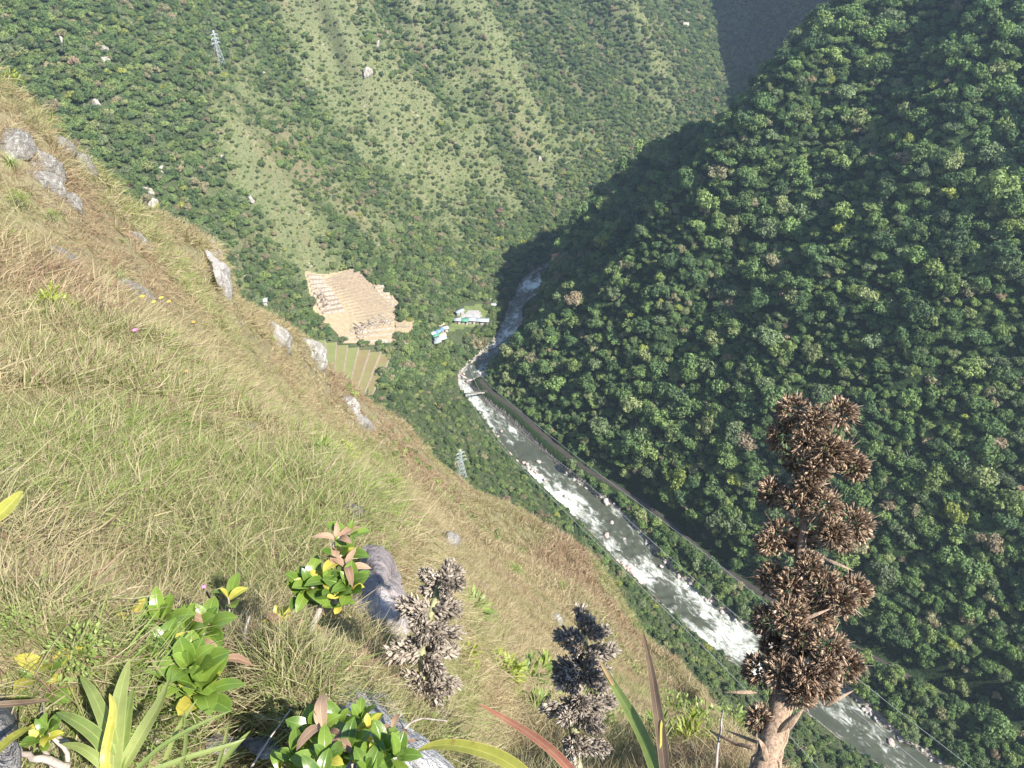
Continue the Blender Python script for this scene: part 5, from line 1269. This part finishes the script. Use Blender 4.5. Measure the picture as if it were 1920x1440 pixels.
straps([([(-20,975,1.6),(0,965,1.6),(20,945,1.62),(42,920,1.65)],30,1)], "tip of a yellow-green blade poking in at the left edge", "grass_plant", "grass blade", S4)
straps([([(-10,1322,1.0),(30,1320,1.0),(70,1316,1.02),(95,1312,1.03)],12,3)], "brown dry blade crossing the dark rock at the left edge", "grass_plant", "grass blade", S4)
straps([([(-10,1415,.95),(20,1385,.98),(45,1370,1.0),(60,1362,1.02)],16,1)], "yellow blade in front of the dark rock at the bottom left corner", "grass_plant", "grass blade", S4)
straps([([(1010,1490,.85),(980,1445,.86),(930,1415,.88),(860,1396,.9),(812,1396,.92),(782,1408,.93)],30,1)], "long yellow-green strap leaf with dark dry tip arching in from the bottom", "agave_leaf", "agave leaf", S4)
straps([([(1090,1470,.9),(1050,1420,.92),(1000,1380,.95),(950,1350,.98),(895,1318,1.0)],20,2)], "red edged strap leaf pointing up left from the bottom centre", "agave_leaf", "agave leaf", S4)
straps([([(1232,1460,.85),(1215,1400,.88),(1185,1340,.92),(1150,1285,.95),(1122,1235,.98)],26,0),([(1150,1285,.948),(1122,1235,.978)],8,2)], "long green strap leaf with a pink tip left of the withered one", "agave_leaf", "agave leaf", S4)
straps([([(1248,1460,.85),(1240,1380,.88),(1232,1330,.9),(1222,1260,.94),(1205,1180,.98)],22,3),([(1242,1460,.86),(1245,1410,.87),(1240,1350,.89)],18,1)], "withered thin strap leaf standing beside the pink-tipped one", "agave_leaf", "agave leaf", S4)

# ------------------------------------------------------------------ dry seed stalks
def mat_seed(name, stops):
    m, nt, b = new_mat(name, .75, .25); v = attr(nt, "var").outputs["Fac"]; c = ramp(nt, v, stops)
    n = noise(nt, objco(nt), 260, 3); c = mix(nt, .35, c, ramp(nt, n, [(.3, tuple(x*.4 for x in stops[1][1])), (.7, stops[-1][1])])); nt.links.new(c, b.inputs[0]); return m
M_SEEDB = mat_seed("brown_seed_capsule", [(.0,(.035,.022,.016)), (.28,(.085,.05,.032)), (.55,(.20,.12,.072)), (.8,(.42,.285,.175)), (1.,(.72,.56,.40))])
M_SEEDG = mat_seed("grey_seed_capsule", [(.0,(.10,.078,.058)), (.3,(.22,.18,.14)), (.7,(.36,.305,.245)), (1.,(.56,.49,.40))])
M_STALKB = mat_seed("dry_brown_stalk", [(.0,(.06,.035,.022)), (.4,(.17,.105,.068)), (.8,(.32,.215,.145)), (1.,(.42,.31,.22))])
nt_ = M_STALKB.node_tree; st_ = noise(nt_, mapping(nt_, objco(nt_), (170, 170, 14)), 1.0, 5, .7); b_ = nt_.nodes['Principled BSDF']; b_.inputs['Roughness'].default_value = .9
l_ = b_.inputs[0].links[0].from_socket; nt_.links.new(mix(nt_, ramp(nt_, st_, [(.35,(0,0,0)), (.62,(1,1,1))]), l_, (.40,.29,.20)), b_.inputs[0]); bump(nt_, st_, 1.0, .004, b_)
M_STALKG = plain("green_grey_stalk", (.27,.27,.14), .7, .2, .35, 40)
def capsule(m, p, D, L, W, r, hollow=True):
    """a split seed capsule: three curved pointed valves round a seed chamber, and a spiky bract"""
    D = Vector(D).normalized(); h = Vector((r.uniform(-1,1), r.uniform(-1,1), r.uniform(-1,1))); u = D.cross(h).normalized(); v = D.cross(u); tone = r.random()
    V = []; F = []
    for k in range(3):
        a = k*2.0944+r.uniform(-.2,.2); c = u*math.cos(a)+v*math.sin(a); s = u*math.cos(a+1.5708)+v*math.sin(a+1.5708); o = len(V); op = r.uniform(.15, .55)
        for t, w, ww in ((0, .15, .35), (.35, .50, .62), (.7, .55+op*.4, .45), (1.0, .35+op, .03)):
            q = p+D*(L*t)+c*(W*w*.5)
            V += [tuple(q-s*(W*ww*.5)-c*(W*.10)), tuple(q+c*(W*.06)), tuple(q+s*(W*ww*.5)-c*(W*.10))]
        for i in range(3): F += [(o+i*3, o+i*3+1, o+i*3+4, o+i*3+3), (o+i*3+1, o+i*3+2, o+i*3+5, o+i*3+4)]
    m.add(V, np.array(F), 0, tone*.5+.62*r.random()-.06)
    if r.random() < .35:
        d2 = (D+Vector((r.uniform(-.7,.7), r.uniform(-.7,.7), r.uniform(-.7,.7)))).normalized(); w = W*.14
        m.add([tuple(p-u*w), tuple(p+u*w), tuple(p+d2*L*.8+v*w+u*w*.3), tuple(p+d2*L*r.uniform(1.2, 1.8))], np.array([(0, 1, 2), (0, 2, 3)]), 0, r.uniform(.2, 1))
def blob_cluster(c, stem_pt, R, n, r, L, W):
    m = MB(); c = Vector(c); sp = Vector(stem_pt); ax = (c-sp)
    m.tube([tuple(sp), tuple(sp.lerp(c, .5)), tuple(c)], [.005, .004, .003], 5, 0, .1)
    core = MB()
    for k in range(n):
        d = Vector((r.gauss(0, 1), r.gauss(0, 1), r.gauss(0, 1))).normalized(); d = (d+ax.normalized()*.35).normalized() if ax.length > .005 else d
        p = c+d*R*r.uniform(.45, .86); capsule(m, p, (d+Vector((r.uniform(-.4,.4),)*3)).normalized(), L*r.uniform(.75, 1.2), W*r.uniform(.8, 1.2), r)
    for k in range(16):      # loose dry hairs
        d = Vector((r.gauss(0, 1), r.gauss(0, 1), r.gauss(0, 1))).normalized(); p = c+d*R*.6; e = p+d*R*r.uniform(.45, .95)+Vector((r.uniform(-1,1), r.uniform(-1,1), r.uniform(-1.2,.4)))*R*.25
        m.tube([tuple(p), tuple((p+e)/2+Vector((r.uniform(-.1,.1),)*3)*R), tuple(e)], [.0006, .0005, .0002], 3, 0, r.uniform(.3, 1))
    return m
def brown_stalk():
    r = random.Random(21); b0 = vpx(1418,1500,1.20); o = link("dry_seed_stalk", None, loc=b0)
    line = [(1418,1500,1.20),(1440,1420,1.235),(1462,1330,1.27),(1482,1220,1.30),(1496,1100,1.325),(1508,980,1.345),(1518,880,1.36),(1528,790,1.37)]
    P = [vpx(*q)-b0 for q in line]; m = MB(); gz0 = gzn(b0.x, b0.y)
    Pd = [Vector((-.03, .0, gz0-b0.z-.1))]+P
    Q = []
    for i in range(len(Pd)-1):
        for k in range(5): Q.append(Pd[i].lerp(Pd[i+1], k/5))
    Q.append(Pd[-1]); Q = np.array([tuple(q) for q in Q]); n = len(Q)
    rad = np.interp(np.linspace(0, 1, n), [0, .35, .55, 1], [.016, .0145, .010, .005]); rad = rad*(1+.12*np.sin(np.arange(n)*1.7))
    m.tube(Q, rad, 12, 0, np.array([.3])); m.build("stalk", M_STALKB, o)
    for k in range(16):      # torn fibres running along the lower stalk
        a = k*.41; fb = MB(); q = [Vector(Q[i])+Vector((math.cos(a+i*.05), math.sin(a+i*.05), 0))*(float(rad[i])*1.02+.002*((k+i) % 3)) for i in range(1, 17)]
        fb.tube([tuple(v) for v in q], np.linspace(.0032, .0012, len(q))*(1+.3*math.sin(k)), 5, 0, .25+.08*k); fb.build("dry_fibre", M_STALKB, o)
    # papery sheaths wrapped round the lower stalk
    for k, (px, py, w, l, lean) in enumerate([(1456,1345,22,130,.10),(1440,1400,24,120,-.15)]):
        b = LB(); p = vpx(px, py+30, 1.21+.008*(k % 3))-b0; L = l*.62/FPX; D = (Vector((lean*.8, -.15, 1))).normalized(); vw = -(p+b0).normalized()
        b.leaf(p, D, (vw+Vector((.4*math.sin(k*2), 0, .3))), L, w*.5*1.25/FPX, shape='lance', fold=-.45, curl=.3, nu=4, nt_=9, var=.3+.1*k)
        b.build("dry_sheath", M_STALKB, o)
    for (px, py, dx, dy, l) in [(1500,1165,60,-25,.075),(1400,1160,0,0,0),(1510,1195,75,-5,.08),(1425,1298,-70,0,.07),(1540,1045,60,25,.075),(1545,1325,55,-30,.07),(1440,1400,-90,-35,.09),(1475,1375,40,-60,.07)]:
        if not l: continue
        b = LB(); p = vpx(px, py, 1.28)-b0; q = vpx(px+dx, py+dy, 1.25)-b0; b.leaf(p, q-p, -(p+b0), (q-p).length*.8, .005, shape='lance', fold=-.3, curl=.4, nu=2, nt_=8, var=.9); b.build("bract", M_STALKB, o)
    CL = [(1485,768,30,0),(1575,775,34,0),(1530,790,32,-1),(1470,820,32,0),(1515,825,34,-1),(1550,848,34,-1),(1600,875,32,0),(1575,850,28,-1),(1500,865,32,1),(1530,885,30,-1),(1515,915,32,-1),(1450,922,30,0),(1490,938,34,-1),(1545,950,34,-1),(1600,985,36,0),(1575,1010,32,1),
          (1465,1005,34,0),(1440,1020,26,0),(1500,1015,28,1),(1560,1000,34,-1),(1515,1062,28,-1),(1450,1085,32,0),(1485,1100,34,-1),(1545,1100,34,-1),(1600,1110,34,0),(1575,1125,28,-1),(1480,1155,34,-1),(1442,1165,30,0),(1530,1160,32,1),(1500,1195,30,-1),(1550,1215,34,-1),(1585,1245,28,0),(1545,1250,32,-1),
          (1425,1258,32,0),(1465,1262,30,-1),(1510,1270,34,-1),(1540,1285,30,0),(1450,1215,26,1),(1425,1350,26,0),(1500,1300,24,-1)]
    ys = np.array([q[1] for q in line][::-1], float); xs = np.array([q[0] for q in line][::-1], float); rs = np.array([q[2] for q in line][::-1])
    for k, (px, py, R, dep) in enumerate(CL):
        rg = float(np.interp(py, ys, rs)); sx = float(np.interp(py+18, ys, xs)); sp = vpx(sx, py+18, rg)-b0; c = vpx(px, py, rg+dep*.028+r.uniform(-.008,.008))-b0
        RR = R*r.uniform(.74, 1.0)*rg/FPX; m = blob_cluster(c, sp, RR*1.02, 190, r, .0092, .0056); m.build("seed_cluster", M_SEEDB, o)
    return tag(o, "tall dry brown seed stalk of dense spiky capsule clusters in the right foreground", "dry flower stalk")
brown_stalk()
def scale_cone(p0, p1, R, n, r):
    """a short side branch packed with overlapping pointed seed scales"""
    m = MB(); p0 = Vector(p0); p1 = Vector(p1); ax = p1-p0; L = ax.length; ax.normalize(); h = Vector((0, 0, 1)) if abs(ax.z) < .9 else Vector((1, 0, 0)); u = ax.cross(h).normalized(); v = ax.cross(u)
    m.tube([tuple(p0), tuple(p0+ax*L*.5), tuple(p1)], [R*.3, R*.42, R*.12], 6, 0, .05)
    for k in range(n):
        t = (k+.5)/n; a = k*2.39996; w = R*(math.sin(math.pi*min(1, .22+.72*t))**.7)*.62; c = p0+ax*(L*t*.93)+(u*math.cos(a)+v*math.sin(a))*w*.75
        D = (ax*.9+(u*math.cos(a)+v*math.sin(a))*(.75-.3*t)+Vector((r.uniform(-.5,.5), r.uniform(-.5,.5), r.uniform(-.5,.5)))).normalized(); c = c+Vector((r.uniform(-1,1), r.uniform(-1,1), r.uniform(-1,1)))*R*.12; capsule(m, c, D, R*.46*r.uniform(.6, 1.4), R*.34*r.uniform(.7, 1.3), r)
    return m
def grey_stalk(line, CL, rg, label, seed, ox=640, oy=960, sc=3.0):
    r = random.Random(seed); line = [(ox+x/sc, oy+y/sc) for x, y in line]; b0 = vpx(*line[-1], rg-.03); o = link("grey_seed_stalk", None, loc=b0)
    P = [vpx(x, y, rg)-b0 for x, y in line][::-1]; g = gzn(b0.x, b0.y); P = [Vector((P[0].x, P[0].y, min(g-b0.z-.05, P[0].z-.03)))]+P
    m = MB(); Q = []
    for i in range(len(P)-1):
        for k in range(4): Q.append(P[i].lerp(P[i+1], k/4))
    Q.append(P[-1]); Q = np.array([tuple(q) for q in Q]); m.tube(Q, np.interp(np.linspace(0, 1, len(Q)), [0, .6, 1], [.013, .009, .004]), 9); m.build("stalk", M_STALKG, o)
    for k, (x0, y0, x1, y1, w, dep) in enumerate(CL):
        a = vpx(ox+x0/sc, oy+y0/sc, rg+dep*.01)-b0; b = vpx(ox+x1/sc, oy+y1/sc, rg+dep*.035)-b0; R = w/sc*rg/FPX*.72
        scale_cone(a, b, R, 84, r).build("seed_cluster", M_SEEDG, o)
        if k % 3 == 0: lb = LB(); d = (b-a); lb.leaf(a-d*.1, d+Vector((0, 0, -.01)), UP, .03, .012, shape='lance', curl=.5, nu=2, nt_=5); lb.build("bract", M_STALKB, o)
    return tag(o, label, "dry flower stalk")
grey_stalk([(605,290),(575,350),(545,410),(522,520),(480,625),(450,780),(460,900),(452,1050),(440,1150)],
  [(585,380,612,272,75,0),(565,390,675,318,80,0),(550,400,688,395,85,-1),(545,385,445,340,80,0),(535,430,462,445,75,1),(575,400,600,470,70,-1),(515,545,670,540,105,0),(510,520,600,600,80,1),(490,560,325,520,105,0),(480,570,395,650,85,-1),(465,640,455,735,85,-1),(480,660,665,685,100,0),(500,690,560,760,80,-1),
   (450,775,262,800,110,0),(440,800,370,740,90,1),(470,790,650,775,95,1),(470,830,560,900,95,-1),(500,850,560,930,80,-1),(465,920,648,985,105,0),(440,935,290,995,105,0),(445,940,395,1010,95,-1),(480,990,560,1040,90,-1),(460,1020,400,1070,80,0),(480,1060,560,1160,90,0),(450,1080,440,1140,70,0)],
  1.85, "greyish dry seed stalk with spaced clusters standing over the grey boulder", 31)
grey_stalk([(1345,560),(1370,690),(1375,780),(1372,850),(1352,960),(1322,1090),(1310,1200),(1315,1330),(1320,1450)],
  [(1390,690,1332,522,80,0),(1380,680,1400,600,70,-1),(1385,690,1508,665,75,0),(1365,735,1208,690,95,0),(1350,760,1300,770,70,-1),(1378,800,1548,770,90,0),(1370,820,1430,830,80,-1),(1355,790,1325,850,70,1),(1360,870,1190,880,95,0),(1350,900,1215,960,100,-1),(1340,920,1290,1000,90,-1),(1375,890,1500,905,95,0),(1380,920,1500,985,90,-1),
   (1335,1050,1345,1110,90,-1),(1345,1075,1560,1060,90,0),(1330,1095,1128,1110,90,0),(1325,1120,1230,1160,85,-1),(1335,1130,1475,1130,80,1),(1345,1160,1465,1225,85,-1),(1320,1190,1240,1180,60,1),(1315,1270,1300,1360,90,-1),(1325,1310,1512,1340,85,0),(1318,1380,1290,1440,80,0)],
  1.75, "shorter greyish dry seed stalk with spaced clusters in the middle of the slope foreground", 32)
# thin dry stems by the brown stalk
twig([(1338,1500,1.3),(1342,1430,1.32),(1350,1370,1.34),(1356,1330,1.36)], .0028, "thin upright dry stem left of the brown seed stalk base")
twig([(1420,1405,1.3),(1380,1395,1.32),(1345,1378,1.34),(1332,1370,1.36)], .0035, "thin dry branch reaching left from the brown seed stalk base", M_STALKB)

# ------------------------------------------------------------------ foreground boulders
M_RK_F = mat_rock("foreground_rock", (.20,.19,.185), (.40,.39,.38), (.58,.57,.55), 1.0, (.70,.70,.68))
M_RK_T = mat_rock("tall_boulder_rock", (.24,.20,.19), (.36,.31,.30), (.46,.41,.38), 1.2, (.44,.40,.38))
M_RK_D = mat_rock("dark_lichen_rock", (.08,.075,.07), (.19,.18,.17), (.33,.31,.29), 1.6, (.42,.41,.38))
def big_rock(outline, rg, thick, mat, label, seed, tilt=(0, 0)):
    """a boulder whose front follows an outline given in pixels at a distance, bulging toward and away from the viewer"""
    r = np.random.default_rng(seed); P = np.array(outline, float); c = P.mean(0); n = 72; ang = np.linspace(0, 2*math.pi, n, endpoint=False)
    A = np.arctan2(P[:,1]-c[1], P[:,0]-c[0]); D = np.hypot(P[:,0]-c[0], P[:,1]-c[1]); o_ = np.argsort(A); A = A[o_]; D = D[o_]
    rr = np.interp(ang, np.concatenate([A-2*math.pi, A, A+2*math.pi]), np.tile(D, 3)); rr = rr*(1+.03*fbm(np.cos(ang)*3, np.sin(ang)*3, seed, 3))
    b0 = vpx(c[0], c[1], rg); d = b0.normalized(); m = 40; V = []; fn = r.normal(size=(9, 3)); fn /= np.linalg.norm(fn, axis=1)[:, None]; fd = r.uniform(.62, .88, 9)
    for i in range(m):
        ph = math.pi*(i+.0)/(m-1); k = math.sin(ph)**.62; z = -math.cos(ph)
        for j in range(n):
            px = c[0]+math.cos(ang[j])*rr[j]*k; py = c[1]+math.sin(ang[j])*rr[j]*k
            q = Vector(at(px, py, rg))-b0; x3, y3 = math.cos(ang[j])*k, math.sin(ang[j])*k
            f = float(fbm(x3*2+z, y3*2-z*.5, seed+1, 5))*.22+float(np.abs(fbm(x3*1.1+z*.3, y3*4, seed+2, 3)))*-.25
            sv = np.array([x3, y3, z]); ct = 1.0
            for n_, d_ in zip(fn, fd):
                e_ = float(sv@n_)
                if e_ > d_: ct = min(ct, d_/e_)
            q = q*ct; z *= ct
            q += d*(z*thick*(1+f)+tilt[0]*x3+tilt[1]*y3); q += (b0.normalized().cross(UP))*(f*thick*.1)
            V.append(tuple(q))
    V = np.array(V).reshape(m, n, 3); V[0] = V[0].mean(0); V[-1] = V[-1].mean(0); V = V.reshape(-1, 3)
    F = [(i*n+j, i*n+(j+1) % n, (i+1)*n+(j+1) % n, (i+1)*n+j) for i in range(m-1) for j in range(n)]
    o = link("boulder", mesh_np("boulder", V, np.array(F), [mat], smooth=False), None, loc=b0); return tag(o, label, "boulder")
big_rock([(590,1275),(630,1268),(690,1278),(745,1310),(790,1360),(830,1410),(880,1465),(860,1520),(700,1500),(640,1400),(600,1330)], 1.5, .16, M_RK_F, "pale grey lichen-spotted boulder at the bottom centre behind the glossy shrub", 41, (.10, -.18))
big_rock([(686,1010),(715,1000),(742,1016),(754,1060),(768,1110),(770,1170),(748,1205),(698,1195),(655,1170),(660,1100),(674,1045)], 2.95, .24, M_RK_T, "tall split purplish boulder standing in the grass crest", 42, (.15, -.3))
big_rock([(672,1175),(700,1178),(730,1215),(735,1260),(700,1275),(665,1240)], 2.7, .18, M_RK_T, "low sloping block at the foot of the tall split boulder", 43, (.1, -.2))
big_rock([(-30,1290),(10,1285),(35,1310),(42,1350),(30,1385),(40,1430),(30,1480),(-40,1480)], 1.22, .10, M_RK_D, "dark lichen-covered rock in the bottom left corner", 44, (.02, -.08))
for i, (px, py, w, h, rg, lab) in enumerate([(520,1330,26,16,1.62,"small knobbly stone with pale lichen left of the grey boulder"),(560,1345,34,20,1.6,"lichen-covered stone touching the grey boulder"),(455,1350,32,20,1.52,"shaded stone under the bare curved twig"),
    (420,1395,36,20,1.42,"dark stone at the bottom left of the glossy front shrub"),(490,1400,36,24,1.4,"dark mossy stone in the shade at the bottom"),(545,1292,18,12,1.7,"small grey stone at the foot of the slender shrub"),(610,1305,26,12,1.58,"cushion of dark brown moss-covered stone on the boulder edge")]):
    big_rock([(px+w*math.cos(a), py+h*math.sin(a)) for a in [k*.7 for k in range(9)]], rg, h*rg/FPX*1.3, M_RK_D if i in (2, 3, 4, 6) else M_RK_F, lab, 50+i, (.01, -.02))
M_RK_C = mat_rock("white_crag_rock", (.26,.235,.21), (.44,.40,.36), (.58,.54,.49), .25, (.62,.60,.56))
big_rock([(358,430),(390,434),(412,455),(424,482),(430,520),(431,566),(414,556),(402,520),(388,492),(366,470)], 31.0, 2.6, M_RK_C, "tall white faced cliff on the hillside skyline left of the ruins", 61, (.8, -2.2))
big_rock([(352,470),(372,468),(392,500),(400,530),(396,545),(378,520),(360,500)], 30.3, 1.8, M_RK_T, "darker shoulder of rock on the left side of the white skyline cliff", 62, (.5, -1.5))

for px, py, w, v, lab in [(150,1235,70,0,"leafy ground plant left of the big glossy shrub"),(60,1345,60,1,"small-leaved ground plant above the dark corner rock"),(235,1395,60,1,"small-leaved ground plant under the strap leaf clump"),
    (425,1300,46,1,"low small-leaved plant right of the big glossy shrub"),(490,1260,50,1,"pale green low plant left of the drooping brown sprig"),(30,1180,50,1,"small green ground plant at the left edge behind the pleated leaves"),
    (330,1400,50,0,"dark leafy plant in the shade under the big glossy shrub"),(860,1240,44,3,"yellow-green blades right of the left grey seed stalk"),(1090,1330,50,2,"bladed clump right of the shorter grey seed stalk"),
    (1290,1420,70,3,"yellow-green shrub at the bottom edge left of the brown seed stalk"),(1160,1370,50,1,"small-leaved bush behind the pink-tipped strap leaf"),(1360,1370,54,0,"leafy bush behind the brown seed stalk base")]:
    slope_plant('bush', px, py, w, v, lab, "shrub", "shrub")
# ------------------------------------------------------------------ the air of the valley
HAZE_DENSITY = 0.0002
def build_haze():
    m = MB(); zt = float(max(GZ.max()+12, 10)); zb = RIVER_Z-8
    m.box((0, 0, (zt+zb)/2), (3600, 3600, zt-zb))
    mt = bpy.data.materials.new("haze"); mt.use_nodes = True; nt = mt.node_tree; nt.nodes.clear()
    v = nt.nodes.new("ShaderNodeVolumePrincipled"); v.inputs["Density"].default_value = HAZE_DENSITY; v.inputs["Color"].default_value = (.62,.80,1.0,1); v.inputs["Anisotropy"].default_value = .3
    o = nt.nodes.new("ShaderNodeOutputMaterial"); nt.links.new(v.outputs[0], o.inputs["Volume"])
    h = m.build("haze", mt); tag(h, "thin pale blue haze filling the valley air", "haze", None, 'stuff')
build_haze()
